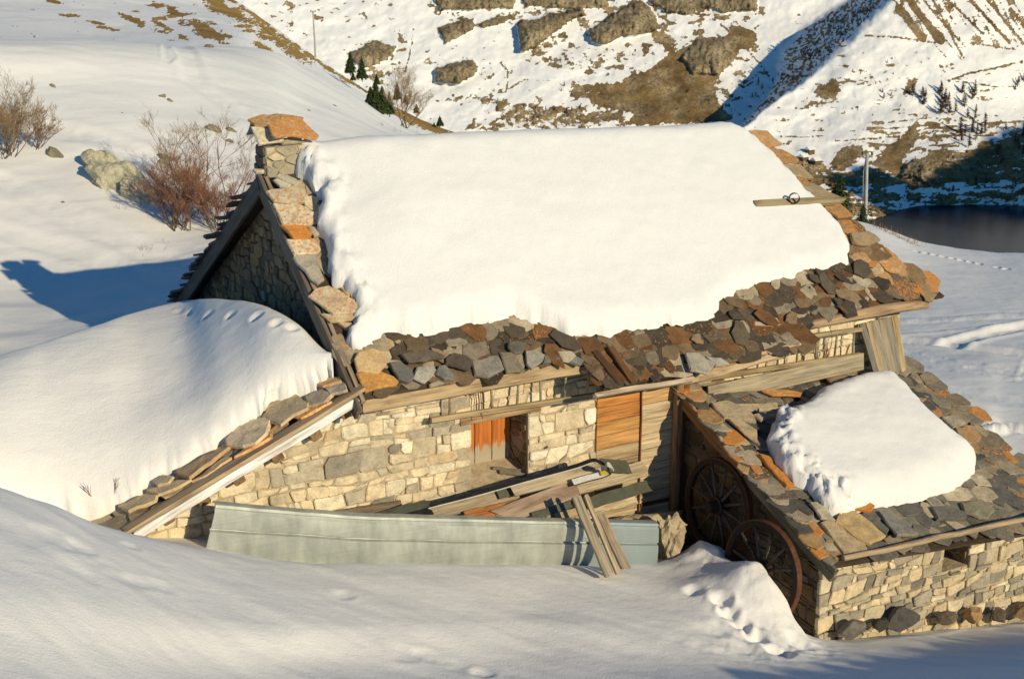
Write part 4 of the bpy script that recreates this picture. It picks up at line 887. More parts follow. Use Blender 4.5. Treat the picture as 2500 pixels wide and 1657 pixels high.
def on_roof(x, y, o): a, s = rpx(x, y, o); return rp(a, s, o)
for q_, (poly, off, col, lich) in enumerate(HAND):
    hand_slab(roof, poly, off, tuple((1.15 if q_ < 16 else .9)*x for x in col), .80*lich, on_roof, RN); HXS.append([rpx(x, y, off) for x, y in poly])
def slate_rows(parent, plane, nrm, s0, s1, xa, xb, expo, wid, skip, pal, rng, mat='slate', lich=.3, th=(.010, .022), lift=.036, length=.29, wild=.27, rough=.014, big=1.0):
    s = s0
    while s < s1:
        x = xa(s) + rng.uniform(-.12, .02)
        while x < xb(s):
            w_ = wid*rng.choice((.55, .75, .9, 1.0, 1.2, 1.55))*rng.uniform(.9, 1.1); L = length*rng.uniform(.7, 1.2); cx = x + w_/2; x += w_*rng.uniform(.80, .98)
            if skip(cx, s): continue
            hw = w_/2*1.08; an = rng.gauss(0, wild)
            base = [(-hw*rng.uniform(.5, 1.0), -.03*rng.random()), (-hw*rng.uniform(-.1, .4), -L*.16*rng.uniform(-.3, 1.3)), (hw*rng.uniform(.3, .8), -L*.10*rng.uniform(-.6, 1.2)), (hw*rng.uniform(.8, 1.1), L*.18*rng.uniform(.2, 1.7)),
                    (hw*rng.uniform(.8, 1.1), L*.7), (hw*rng.uniform(.3, .8), L), (-hw*rng.uniform(.4, .9), L*rng.uniform(.85, 1.05)), (-hw*rng.uniform(.85, 1.1), L*.55), (-hw*rng.uniform(.8, 1.1), L*.2*rng.uniform(.2, 1.6))]
            lo = lift*rng.uniform(.7, 1.6); hi = .012 + .012*rng.random(); tx = rng.uniform(-.05, .05); ss = s + rng.uniform(-.4, .4)*expo; P = []
            for u, v in base:
                v2 = v - L*.4; uu = u*math.cos(an) - v2*math.sin(an); vv = u*math.sin(an) + v2*math.cos(an) + L*.4
                P.append(plane(cx + uu, ss + vv, lo + (hi-lo)*np.clip(vv/L, -.1, 1) + tx*uu))
            V, Fc = slab_geo(P, nrm, rng.uniform(*th), rng, .007, rough, True); col = np.array(pick(rng, pal))*rng.uniform(.75, 1.3)
            keep_slate(parent, V, Fc, (*col, lich*(rng.random()**1.5)*1.6), big)
        s += expo*rng.uniform(.85, 1.1)
_sd1 = lambda x, s, P: poly_sd(np.array([x]), np.array([s]), P)[0]
def in_hand(x, s): return any(_sd1(x, s+.12, h) > .0 for h in HXS)
rng_s = random.Random(21)
skip1 = lambda x, s: _sd1(x, s + .2, SNxs) > .12 or in_hand(x, s) or (x > XR(s) - .75) or x < .55 and s > .1
slate_rows(roof, rp, RN, .04, 3.2, lambda s: -.05, lambda s: XR(s)-.7, .088, .275, skip1, SLATE, rng_s, lich=.30)
slate_rows(roof, rp, RN, .0, .75, lambda s: .05, lambda s: 3.0, .20, .34, lambda x, s: not in_hand(x, s), SLATE, rng_s, lich=.2, lift=.028, wild=.3, th=(.012, .02))
slate_rows(roof, rp, RN, -.46, -.02, lambda s: 2.75, lambda s: 5.95, .085, .28, lambda x, s: in_hand(x, s), SLATE, rng_s, lich=.25)
slate_rows(roof, rp, RN, .02, SL-.42, lambda s: XR(s)-.78, lambda s: XR(s)-.24, .12, .30, lambda x, s: _sd1(x, s+.15, SNxs) > .06, SLATE_R, rng_s, lich=.58, length=.36, wild=.2)
slate_rows(roof, lambda x, s, o: bp_(x, 4.52-s, o), BN, .0, 4.2, lambda s: -.30, lambda s: .12, .20, .36, lambda x, s: False, [(.6, (.10, .085, .07)), (.4, (.17, .14, .10))], rng_s, lich=.15, lift=.06, wild=.15, th=(.02, .04), big=.6)
slate_rows(roof, rp, RN, .3, SL-.1, lambda s: -.16, lambda s: .45, .22, .34, lambda x, s: in_hand(x, s-.05), [(.5, (.44, .36, .24)), (.5, (.34, .29, .21))], rng_s, lich=.4, lift=.02, wild=.12)

for k in range(60):                                  # loose slates lying askew on the courses
    x_ = rng_s.uniform(.7, 8.2); s_ = rng_s.uniform(-.1, 1.5)
    if skip1(x_, s_) or (s_ < 0 and not 2.9 < x_ < 5.9): continue
    a_ = rng_s.uniform(0, 3.14); m_ = rng_s.uniform(.08, .17); q_ = []
    for j in range(6):
        t_ = a_ + j*1.047 + rng_s.uniform(-.25, .25); r_ = m_*rng_s.uniform(.7, 1.2); u_, v_ = 1.35*r_*math.cos(t_), .85*r_*math.sin(t_)
        q_.append(rp(x_ + u_*math.cos(a_) - v_*math.sin(a_), s_ + u_*math.sin(a_) + v_*math.cos(a_), .075 + .08*v_ + .04*u_))
    V, Fc = slab_geo(q_, RN, rng_s.uniform(.012, .026), rng_s, .006, .012, True); keep_slate(roof, V, Fc, (*(np.array(pick(rng_s, SLATE))*rng_s.uniform(.9, 1.6)), .25*rng_s.random()), 1.3)

lay_slates(roof, 299)

# chimney
chim = empty('chimney', (.05, 2.55, 2.3)); chim.parent = house; chim.matrix_local = WM[house.name].inverted() @ WM[chim.name]
CX0, CX1, CY0, CY1, CZ0, CZ1 = -.14, .36, 2.34, 2.66, 2.05, 2.56
mb = MB(); mb.box(((CX0+CX1)/2, (CY0+CY1)/2, (CZ0+CZ1)/2), ((CX1-CX0)/2, (CY1-CY0)/2, (CZ1-CZ0)/2)); mb.build('shaft', 'mortar', chim)
pal = [(.5, (.46, .40, .28)), (.3, (.38, .34, .25)), (.2, (.56, .46, .30))]
lay_stones(rubble([(CX0, CZ0), (CX1, CZ0), (CX1, CZ1), (CX0, CZ1)], [], .08, .15, 1.5, .006, 31), lambda u, v, d: (u, CY0-d, v), chim, pal, 32, proud=(.012, .035))
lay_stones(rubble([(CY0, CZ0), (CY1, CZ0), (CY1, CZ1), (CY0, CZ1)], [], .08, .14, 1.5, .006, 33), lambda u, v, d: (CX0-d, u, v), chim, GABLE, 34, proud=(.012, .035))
cap_rng = random.Random(5)
def cap_slab(poly, p0, n_, th, col, lich, parent=chim):
    n_ = np.array(n_, float)/np.linalg.norm(n_); V, Fc = slab_geo([atp(x, y, p0, n_) for x, y in poly], n_, th, cap_rng, .012, .008); add('cap_slab', V, Fc, 'slate', parent, (*col, lich))
cap_slab([(613, 308), (655, 312), (690, 330), (694, 340), (686, 346), (632, 354), (622, 330)], (.0, 2.27, 2.62), (-.12, -.85, .60), .035, (.62, .54, .40), .45)
cap_slab([(676, 337), (722, 333), (748, 345), (690, 349)], (.1, 2.34, 2.60), (0, -.6, .8), .04, (.42, .37, .26), .2)
cap_slab([(604, 290), (638, 278), (680, 275), (692, 285), (686, 296), (655, 310), (622, 306), (612, 296)], (.02, 2.46, 2.84), (-.25, -.42, .87), .035, (.56, .44, .27), .74)
cap_slab([(655, 302), (682, 292), (700, 284), (735, 287), (752, 304), (780, 330), (772, 338), (744, 333), (718, 328), (674, 333), (664, 324)], (.22, 2.36, 2.79), (.20, -.55, .80), .04, (.54, .40, .25), .80)
cap_slab([(682, 277), (712, 279), (742, 286), (730, 298), (690, 290)], (.22, 2.5, 2.83), (.1, -.45, .88), .03, (.40, .34, .2), .7)
cap_slab([(600, 330), (612, 297), (624, 328)], (-.17, 2.5, 2.6), (-1, .1, .1), .03, (.25, .2, .14), .3)  # grey triangle built for the shade at the cap's left end
cap_slab([(616, 412), (668, 410), (672, 416), (626, 418)], (0, 2.25, 2.25), (0, -.3, 1), .04, (.6, .53, .42), .1)
for a in ((605, 330), (712, 345)): pass
for k, (cx, cy) in enumerate(((-.06, 2.42), (.30, 2.42), (-.06, 2.60), (.30, 2.60))):
    V, Fc = rock_geo((cx, cy, 2.62), (.075, .06, .09), 40+k, 2, .15); add('cap_stone', V, Fc, 'stone', chim, (.4, .34, .24, .1))

# ------------------------------------------------------------------ snow lying on the roofs
def roof_snow(name, poly, zf, Tf, wedge, base, step=.045, crumble=None, seed=1, rag=.05, label='', mat='snow_roof'):
    px = np.array(poly); x0, y0 = px.min(0) - .15; x1, y1 = px.max(0) + .15
    X, Y = np.meshgrid(np.arange(x0, x1, step), np.arange(y0, y1, step))
    sd0 = poly_sd(X, Y, poly); sd = sd0 + rag*fbm(X*2.2, Y*2.2, seed, 4) + rag*.5*fbm(X*9, Y*9, seed+1, 3)
    gyy, gxx = np.gradient(sd, step); gl = np.hypot(gxx, gyy) + 1e-6
    out = sd < 0; dist = np.where(out, np.clip(-sd, 0, step*1.6), 0)
    Xs = X + gxx/gl*dist; Ys = Y + gyy/gl*dist; d = np.maximum(sd, 0)
    T = Tf(Xs, Ys); r = np.clip(d/wedge, 0, 1); prof = np.sqrt(np.clip(1 - (1-r)**2, 0, 1))
    cr_ = crumble(Xs, Ys) if crumble else 0.
    hgt = T*prof*(1 + .09*fbm(Xs*.5, Ys*.9, seed+3, 4)) + .008*fbm(Xs*2.4, Ys*5, seed+4, 4)*(r > 0)
    if crumble is not None: hgt = hgt + cr_*prof*(.09*fbm(Xs*9, Ys*9, seed+5, 4) + .07*np.abs(fbm(Xs*17, Ys*17, seed+6, 3)))*np.clip(d/.03, 0, 1)
    Z = zf(Xs, Ys) + base + np.where(sd < 0, -.03, hgt)
    ins = sd > 0; keep = ins[:-1, :-1] | ins[1:, :-1] | ins[:-1, 1:] | ins[1:, 1:]
    if crumble is not None:
        Xs = Xs + cr_*.05*fbm(Ys*7, Z*9, seed+7, 3); Ys = Ys + cr_*.05*fbm(Xs*7, Z*9, seed+8, 3)
    return big_mesh(name, np.stack([Xs, Ys, Z], -1), gridfaces(*X.shape, keep), mat)
def zmain(x, y):
    a = .19 + (y+.36)*math.tan(TH); b = 2.22 - (y-2.33)*math.tan(TB); k = .30
    h = np.clip(.5 + .5*(a-b)/k, 0, 1); return a*(1-h) + b*h - k*h*(1-h)
polyM = [(rp(x, s)[0], rp(x, s)[1]) for x, s in SNxs] + [(6.6, 2.9), (5.6, 4.2), (4.9, 5.6), (.45, 5.75), (.25, 5.2), (.55, 4.6), (.3, 4.1), (.2, 3.6), (.45, 3.2), (.4, 2.8)]
Tm = lambda x, y: (.42 - .25*sstep(.0, 7.0, x))*(1 - .45*sstep(1.5, -.2, y))
def edge_mask(P, a, b):
    def f(x, y):
        d = np.full(np.shape(x), 9.)
        for (ax, ay), (bx, by) in zip(P, P[1:]):
            ex, ey = bx-ax, by-ay; t = np.clip(((x-ax)*ex + (y-ay)*ey)/(ex*ex+ey*ey+1e-9), 0, 1); d = np.minimum(d, np.hypot(x-ax-t*ex, y-ay-t*ey))
        return sstep(b, a, d)
    return f
_l = edge_mask(polyM[:15], .08, .40); cM = lambda x, y: .75*_l(x, y)
_t = edge_mask(polyM[3:15], .1, 1.1); Tm0 = Tm; Tm = lambda x, y: Tm0(x, y)*(1 - .38*_t(x, y))
sm = roof_snow('roof_snow', polyM, zmain, Tm, .15, .075, .04, cM, 3, .06)
tag(sm, 'broad thick blanket of snow over the big slate roof of the chalet', 'snow')
# snow beam with an iron ring, lying across the roof near its far rake
def on_roof2(px, py, o): return atp(px, py, rp(0, 0, o), RN)
beam = board('snow_beam', on_roof2(1840, 500, .17), on_roof2(2062, 489, .15), .11, .09, RN, (.40, .32, .18), None, rag=.2, tip=.25)
tag(beam, 'weathered beam poking out of the roof snow over the far rake', 'beam')
mb = MB(); cR = on_roof2(1939, 484, .27); a1 = np.array([.85, -.35, -.3]); a1 /= np.linalg.norm(a1); a2 = np.cross(a1, [1, .2, 0]); a2 /= np.linalg.norm(a2)
for k in range(20):
    t0, t1 = 2*math.pi*k/20, 2*math.pi*(k+1)/20
    q = []
    for t_, rr, ww in ((t0, .075, -.025), (t0, .075, .025), (t1, .075, .025), (t1, .075, -.025), (t0, .066, -.025), (t0, .066, .025), (t1, .066, .025), (t1, .066, -.025)):
        e1 = np.array([.75, -.45, 0]); e1 /= np.linalg.norm(e1); e2 = np.array([0, 0, 1.]); e3 = np.cross(e1, e2); q.append(cR + rr*(math.cos(t_)*e1 + math.sin(t_)*e2) + ww*e3)
    mb.put(q, [(0, 1, 2, 3), (7, 6, 5, 4), (0, 4, 5, 1), (3, 2, 6, 7)])
tag(mb.build('iron_ring', 'tarred'), 'small black iron ring fixed on the beam in the roof snow', 'ring')

# ================================================================== lean-to against the left gable
LS = .41
lz = lambda x: .20 + LS*(x + .28)
LN = np.array([-LS, 0, 1.]); LN /= np.linalg.norm(LN)
lean = empty('lean_to_shed', (-1.4, .3, -1.6), 'stone lean-to under a snow drift with a white weathered barge board', 'shed')
mb = MB(); pgl = [(-3.2, -2.2), (-.0, -2.2), (-.0, lz(0)-.16), (-3.2, lz(-3.2)-.16)]
mb.put([(x, 0.0, z) for x, z in pgl] + [(x, .4, z) for x, z in pgl], [(0, 1, 2, 3), (7, 6, 5, 4)] + [(k, (k+1) % 4, 4+(k+1) % 4, 4+k) for k in range(4)])
lwall = mb.build('front_wall', 'mortar', lean)
lay_stones(lean_cells, f3, lwall, CREAM, 52, proud=(.002, .036))
mb = MB(); q = [(-.04, -.30, lz(-.04)), (-3.0, -.30, lz(-3.0)), (-3.0, 1.1, lz(-3.0)), (-.04, 1.1, lz(-.04))]; slab4(q, LN, .05); lroof = mb.build('roof', 'wood', lean, col=(*DARKWOOD, 0))
board('barge_board', (-.20, -.345, lz(-.20)-.055), (-2.72, -.345, lz(-2.72)-.055), .095, .05, (0, -1, 0), (.80, .78, .74), lean, rag=.2, warp=.003, seg=12)
board('rake_batten', (-.12, -.29, lz(-.12)+.03), (-2.80, -.29, lz(-2.80)+.03), .15, .045, (-LS, 0, 1), (.50, .37, .22), lean, rag=.2)
for x, y in ((835, 1001), (762, 1054), (668, 1108), (574, 1161), (489, 1211), (402, 1257)):
    P = at(x, y, 1, -.10); board('rafter_end', P + np.array([0, .25, 0]), P + np.array([0, -.12, 0]), .13, .12, LN, (.26, .16, .085), lean, rag=0, seg=2)
c4 = lambda *q: [(250 + .31056*x, 900 + .31056*y) for x, y in q]
LH = [(c4((960, 560), (1060, 410), (1280, 375), (1320, 400), (1290, 500), (1200, 580), (1100, 600), (970, 590)), .11, (.40, .36, .28), .5), (c4((1250, 370), (1290, 280), (1440, 180), (1500, 175), (1550, 215), (1620, 260), (1610, 310), (1500, 360), (1400, 440), (1320, 410)), .115, (.29, .26, .19), .2),
      (c4((1590, 215), (1720, 160), (1810, 190), (1740, 260), (1620, 290)), .10, (.27, .25, .2), .3), (c4((1720, 130), (1900, 90), (1925, 165), (1790, 195)), .11, (.31, .29, .26), .1), (c4((1680, 120), (1800, 60), (1880, 60), (1880, 95), (1730, 135)), .135, (.36, .26, .15), .55),
      (c4((560, 800), (850, 650), (1000, 600), (860, 720), (680, 855), (600, 830)), .10, (.25, .20, .135), .3), (c4((390, 880), (470, 830), (560, 840), (520, 890), (430, 915)), .11, (.33, .30, .23), .1), (c4((340, 950), (560, 870), (700, 865), (600, 925), (430, 990)), .085, (.32, .28, .20), .4),
      (c4((110, 1065), (330, 980), (430, 990), (420, 1030), (200, 1115)), .09, (.33, .30, .21), .3), (c4((1490, 375), (1560, 330), (1740, 270), (1800, 250), (1640, 345), (1560, 385)), .085, (.42, .28, .14), .85), (c4((1030, 690), (1200, 560), (1330, 500), (1330, 530), (1180, 620)), .075, (.38, .26, .14), .8), (c4((700, 880), (840, 770), (980, 680), (1020, 690), (800, 850)), .06, (.30, .25, .17), .3)]
def on_lean(x, y, o): return atp(x, y, np.array([-.28, 0, .20]) + LN*o, LN)
for poly, off, col, lich in LH: hand_slab(lroof, poly, off, tuple(k_*x for k_, x in zip((2.1, 1.8, 1.5), col)), .7*lich, on_lean, LN, .03, (.025, .045))
lp = lambda u, s, o: np.array([-s, u, lz(-s)]) + LN*o
slate_rows(lroof, lambda u, s, o: np.array([-(3.0-s)*1.0, u, lz(-(3.0-s))]) + LN*o, LN, .05, 2.85, lambda s: -.20, lambda s: .25, .26, .34, lambda u, s: False, [(.6, (.50, .40, .26)), (.4, (.60, .46, .28))], random.Random(61), lich=.3, lift=.03, wild=.2)
lay_slates(lroof, 290)
# the drift on it
brow = [(-500, 1150, 14.5), (0, 1225, 14.6), (150, 1262, 14.6), (285, 1226, 14.5), (372, 1176, 14.62), (482, 1110, 14.75), (560, 1060, 14.85), (625, 1030, 14.95), (660, 962, 15.12), (745, 952, 15.08), (795, 925, 15.10), (813, 905, 15.12)]
tx_ = [(-500, 1000, 16.6), (0, 869, 16.8), (120, 832, 17.1), (250, 790, 17.6), (340, 760, 18.2), (440, 736, -.86), (500, 729, -.76), (560, 729, -.64), (640, 745, -.51), (720, 787, -.36), (785, 850, -.21), (817, 893, -.10)]
B_ = np.array([hd(*p) for p in brow]); T_ = np.array([hd(*p) if p[2] > 0 else at(p[0], p[1], 0, p[2]) for p in tx_])
B_ = cr(B_, 14); T_ = cr(T_, 14); rowsD = []
nB = len(B_); B_s = B_.copy()
for _ in range(220): B_s[1:-1] = .5*B_s[1:-1] + .25*(B_s[:-2] + B_s[2:])
jag = .05*fbm(np.arange(nB)*.35, np.zeros(nB), 91, 4)
for v in np.linspace(0, 1, 70):
    v = v**1.5; P = B_s + (T_-B_s)*v; P[:, 2] = B_s[:, 2] + (T_[:, 2]-B_s[:, 2])*(1 - (1-v)**1.5); P += (B_-B_s)*(1-v)**60
    P[:, 2] += .24*math.sqrt(1 - (1 - min(v/.22, 1))**2)*(1-v)**1.2 + .05*math.sin(math.pi*v)
    P[:, :2] += (jag*(1-v)**40)[:, None]*np.array([.3, 1.]); rowsD.append(P)
last = rowsD[-1]
base0 = B_.copy(); base0[:, 2] -= .10; base0[:, :2] += jag[:, None]*np.array([.3, 1.]); rowsD.insert(0, base0)
for k in (1, 2, 3): rowsD.append(last + np.array([.08*k, .35*k, -.13*k*k]))
GD = np.array(rowsD); GD[1:, :, 2] += .02*fbm(GD[1:, :, 0]*.9, GD[1:, :, 1]*.9, 95, 4)
dents_at(GD, [(434, 762, .06, .03), (466, 764, .06, .035), (508, 767, .065, .035), (565, 767, .065, .04), (624, 772, .07, .04), (677, 787, .075, .04), (716, 800, .07, .035)])
tag(big_mesh('snow_drift', GD, gridfaces(*GD.shape[:2]), 'snow'), 'smooth snow drift on the lean-to roof with a row of footprints', 'snow')

# ================================================================== annex on the right
ANS = .417; adx = -.10
az = lambda x, y: -.52 + ANS*y + adx*(x - 4.44)
AN = np.array([-adx, -ANS, 1.]); AN /= np.linalg.norm(AN)
annex = empty('stone_annex', (6.2, -1.4, -2.9), 'low stone annex with a slate roof and a square window hole, right of the wheels', 'shed')
ap = lambda x, s, o=0.: np.array([x, -3.02 + s, az(x, -3.02 + s)]) + AN*o
def apx(px, py, o=.06): P = atp(px, py, np.array([4.44, 0, -.52]) + AN*o, AN); Q = P - AN*o; return Q[0], Q[1] + 3.02
AR = lambda s: 8.62 + .0*s
mb = MB(); pga = [(-.02, -3.6), (-2.75, -3.6), (-2.75, az(4.44, -2.75)-.06), (-.02, az(4.44, -.02)-.06)]
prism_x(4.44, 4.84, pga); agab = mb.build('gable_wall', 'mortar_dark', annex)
AW = (6.40, 6.84, -2.46, -2.03)
mb = MB(); span(4.84, AW[0], -2.75, -2.35, -4.4, az(5, -2.75)-.10); span(AW[1], 8.5, -2.75, -2.35, -4.4, az(8.5, -2.75)-.05); span(AW[0], AW[1], -2.75, -2.35, -4.4, AW[2]); span(AW[0], AW[1], -2.75, -2.35, AW[3], az(AW[1], -2.75)-.07)
mb.box((8.3, -1.2, -3.2), (.2, 1.15, 1.1)); afr = mb.build('front_wall', 'mortar', annex)
lay_stones(coursed([(-2.74, -3.1), (-.02, -3.1), (-.02, az(4.44, 0)-.1), (-2.74, az(4.44, -2.74)-.1)], [], (.07, .17), (.10, .32), 71, .008, .06), lambda u, v, d: (4.44-d, u, v), agab, [(w_, tuple(.52*x for x in c_)) for w_, c_ in GABLE], 72, proud=(0, .03))  # gable palette darkened to deepen the shade in the wheel recess
ah = [(AW[0], AW[2]), (AW[1], AW[2]), (AW[1], AW[3]), (AW[0], AW[3])]
lay_stones(coursed([(4.42, -3.05), (8.4, -3.75), (8.4, az(8.4, -2.75)-.1), (4.42, az(4.45, -2.75)-.1)], [ah], (.06, .17), (.07, .30), 73, .007, .075), lambda u, v, d: (u, -2.75-d, v), afr, ANNEX, 74, proud=(.004, .04))
lay_stones(rubble([(-2.73, AW[2]), (-2.37, AW[2]), (-2.37, AW[3]), (-2.73, AW[3])], [], .06, .12, 1.4, .008, 75), lambda u, v, d: (AW[1]-d, u, v), afr, GABLE, 76, proud=(.002, .02))
mb = MB(); slab4([ap(4.36, 0), ap(8.62, 0), ap(8.62, 3.0), ap(4.36, 3.0)], AN, .05); aroof = mb.build('roof', 'wood', annex, col=(*DARKWOOD, 0))
board('barge_board', (4.34, -1.45, az(4.34, -1.45)-.085), (4.34, -3.06, az(4.34, -3.06)-.085), .20, .05, (-1, 0, 0), (.20, .18, .125), annex, rag=.15); board('barge_board', (4.33, -.10, az(4.33, -.10)-.085), (4.33, -1.44, az(4.33, -1.44)-.085), .19, .05, (-1, 0, 0), (.30, .16, .07), annex, rag=.15)
board('eave_board', at(2058, 1362, 1, -3.03), at(2500, 1258, 1, -3.03) + np.array([.7, 0, -.08]), .06, .07, (0, -1, .3), (.46, .34, .21), annex, rag=.5, warp=.01, seg=12); board('eave_board', at(2254, 1324, 1, -2.83), at(2386, 1291, 1, -2.83), .10, .05, (0, -1, 0), (.42, .23, .10), annex, rag=.2)
c8 = lambda *q: [(1900 + .38265*x, 1000 + .38265*y) for x, y in q]
AH = [(c6((480, 455), (610, 430), (800, 530), (830, 560), (860, 625), (700, 590), (590, 590)), .08, (.44, .36, .24), .25), (c6((620, 600), (700, 590), (870, 690), (870, 770), (900, 825), (760, 720)), .09, (.46, .37, .24), .5), (c6((880, 890), (960, 910), (1060, 1010), (1195, 1170), (1120, 1160), (1000, 1040)), .085, (.42, .22, .08), .95),
      (c8((200, 590), (290, 575), (370, 705), (275, 685)), .09, (.46, .40, .29), .15), (c8((270, 715), (350, 690), (440, 780), (560, 850), (575, 900), (420, 912), (385, 865)), .07, (.46, .35, .21), .35), (c8((390, 655), (490, 640), (600, 720), (690, 800), (590, 850), (480, 790), (365, 715)), .095, (.52, .37, .18), .3),
      (c8((640, 640), (690, 635), (780, 690), (900, 790), (760, 800)), .09, (.24, .225, .19), .05), (c8((520, 655), (630, 665), (710, 760), (690, 790), (600, 720)), .085, (.14, .13, .11), .2), (c8((980, 610), (1100, 610), (1210, 650), (1200, 690), (1020, 690)), .09, (.16, .15, .13), .1), (c8((1170, 590), (1300, 570), (1390, 635), (1340, 690), (1190, 650)), .09, (.24, .215, .15), .3),
      (c8((500, 625), (590, 590), (620, 610), (600, 640)), .10, (.45, .2, .05), .9), (c6((830, 560), (930, 545), (1050, 560), (900, 615)), .10, (.40, .34, .25), .4), (c6((910, 355), (1080, 345), (1250, 375), (1240, 400), (1000, 395)), .12, (.46, .32, .15), .75), (c6((1460, 260), (1560, 215), (1700, 235), (1790, 280), (1600, 320), (1500, 300)), .14, (.24, .21, .15), .5),
      (c6((1790, 250), (1900, 220), (1960, 225), (1960, 260), (1850, 280)), .13, (.48, .24, .07), .9), (c6((640, 480), (800, 470), (1040, 460), (1050, 500), (850, 530), (760, 510)), .06, (.46, .37, .25), .3), (c8((1130, 110), (1240, 100), (1300, 170), (1280, 200), (1220, 210), (1150, 150)), .10, (.36, .26, .15), .6), (c8((1050, 40), (1130, 20), (1200, 80), (1120, 110)), .10, (.38, .33, .24), .4)]
AHX = []
def on_annex(x, y, o): return atp(x, y, np.array([4.44, 0, -.52]) + AN*o, AN)
for poly, off, col, lich in AH: hand_slab(aroof, poly, off, col, lich, on_annex, AN, .04); AHX.append([apx(x, y, off) for x, y in poly])
SA = [(1901, 1034), (1930, 1022), (1956, 1012), (2002, 976), (2059, 950), (2111, 938), (2160, 934), (2195, 942), (2250, 1003), (2300, 1052), (2340, 1084), (2386, 1118), (2386, 1142), (2342, 1190), (2264, 1213), (2206, 1222), (2137, 1230), (2080, 1243), (2045, 1250), (1996, 1214), (1965, 1184), (1928, 1155), (1898, 1129), (1884, 1088), (1887, 1060)]
SAx = [apx(x, y, .12) for x, y in SA]
rng_a = random.Random(81); in_ah = lambda x, s: any(_sd1(x, s+.12, h) > 0 for h in AHX)
slate_rows(aroof, ap, AN, .02, 2.9, lambda s: 4.32, lambda s: 8.0, .15, .27, lambda x, s: _sd1(x, s+.2, SAx) > .15 or in_ah(x, s), [(.35, (.12, .11, .095)), (.25, (.2, .18, .14)), (.25, (.30, .26, .19)), (.15, (.42, .35, .24))], rng_a, lich=.35)
slate_rows(aroof, ap, AN, .02, 2.9, lambda s: 7.95, lambda s: 8.55, .16, .32, lambda x, s: in_ah(x, s), [(.5, (.30, .24, .16)), (.5, (.22, .19, .14))], rng_a, lich=.7, wild=.2)
slate_rows(aroof, ap, AN, .1, 2.9, lambda s: 4.30, lambda s: 4.42, .17, .22, lambda x, s: in_ah(x, s), [(.5, (.40, .25, .11)), (.5, (.34, .28, .2))], rng_a, lich=.8, wild=.2, lift=.04)
lay_slates(aroof, 299)
zan = lambda x, y: az(x, y)
polyA = [(x, s - 3.02) for x, s in SAx]
cA = lambda x, y: sstep(.55, .0, (x - 5.15) - .55*(y + 1.6)*0 - .0) 
xl = min(p[0] for p in polyA)
def cA(x, y):
    a = np.array(SAx); left = a[17:, :]; left = np.concatenate([left, a[:1]]); P = [(q[0], q[1]-3.02) for q in left]; d = np.full(np.shape(x), 9.)
    for (ax, ay), (bx, by) in zip(P, P[1:]):
        ex, ey = bx-ax, by-ay; t = np.clip(((x-ax)*ex + (y-ay)*ey)/(ex*ex+ey*ey+1e-9), 0, 1); d = np.minimum(d, np.hypot(x-ax-t*ex, y-ay-t*ey))
    return sstep(.42, .12, d)
sa = roof_snow('roof_snow', polyA, zan, lambda x, y: .34 - .12*sstep(-1.2, -2.6, y), .30, .07, .03, cA, 13, .03)
tag(sa, 'thick snow slab with a crumbled edge on the low annex roof', 'snow')

# dark boulders at the foot of the annex
BO = [(2077, 1532, .23, .13, .13, (.16, .15, .13), 'rounded grey boulder under the near corner of the annex'), (2205, 1508, .29, .14, .16, (.085, .08, .075), 'large blocky dark boulder in the middle of the annex foot'), (2312, 1505, .16, .1, .11, (.14, .11, .08), 'brown lumpy boulder between the dark block and the orange one'),
      (2378, 1498, .16, .1, .12, (.34, .22, .11), 'boulder with orange lichen at the annex foot'), (2440, 1500, .16, .1, .13, (.12, .09, .065), 'dark brown boulder right of the orange lichen boulder'), (2500, 1490, .18, .12, .13, (.22, .15, .08), 'brown boulder at the right end of the annex foot'), (2150, 1524, .12, .1, .09, (.05, .045, .04), 'small black stone between the grey boulder and the dark block')]
for k, (x, y, a, b, c, col, lab) in enumerate(BO):
    V, Fc = rock_geo(at(x, y, 1, -2.93), (a, b, c), 60+k, 3, .16, None, 16); tag(add('boulder', V, Fc, 'stone', None, (*col, .45 if 'with orange' in lab else .1)), lab, 'boulder', 'boulders at the annex foot')
V, Fc = rock_geo(at(1668, 1392, 1, -.75), (.16, .12, .10), 77, 3, .25); tag(add('boulder', V, Fc, 'stone', None, (.2, .17, .13, .1)), 'small dark stone in the snow beside the footing of the chalet', 'boulder')
# ================================================================== things around the house
# ladder hung on the wall under the eave
pL, pR = at(1052, 1025, 1, -.17), at(2099, 866, 1, -.22)
lad = empty('ladder', pL, 'long wooden ladder hung sideways under the eave', 'ladder')
dL = (pR-pL)/np.linalg.norm(pR-pL); up_ = np.array([0, .04, 1.]); up_ -= dL*(up_ @ dL); up_ /= np.linalg.norm(up_); LW = .36
board('rail', pL, pR, .065, .05, (0, -1, 0), (.40, .30, .17), lad, warp=.004, seg=16); board('rail', pL + up_*LW, pR + up_*LW, .06, .05, (0, -1, 0), (.36, .28, .17), lad, warp=.004, seg=16)
Ln = np.linalg.norm(pR-pL); k = .22
for k in [.24] + [.80 + .327*i for i in range(18)]:
    if k > Ln - .1: break
    P = pL + dL*k; mb = MB(); j = random.uniform(-.03, .03) + (.08 if 2.3 < k < 2.5 else 0); mb.tube([P + np.array([0, .0, 0]) - up_*.02, P + up_*(LW+.02) + dL*j], .015, 6); mb.build('rung', 'wood', lad, True, col=(.36, .29, .19, 0))
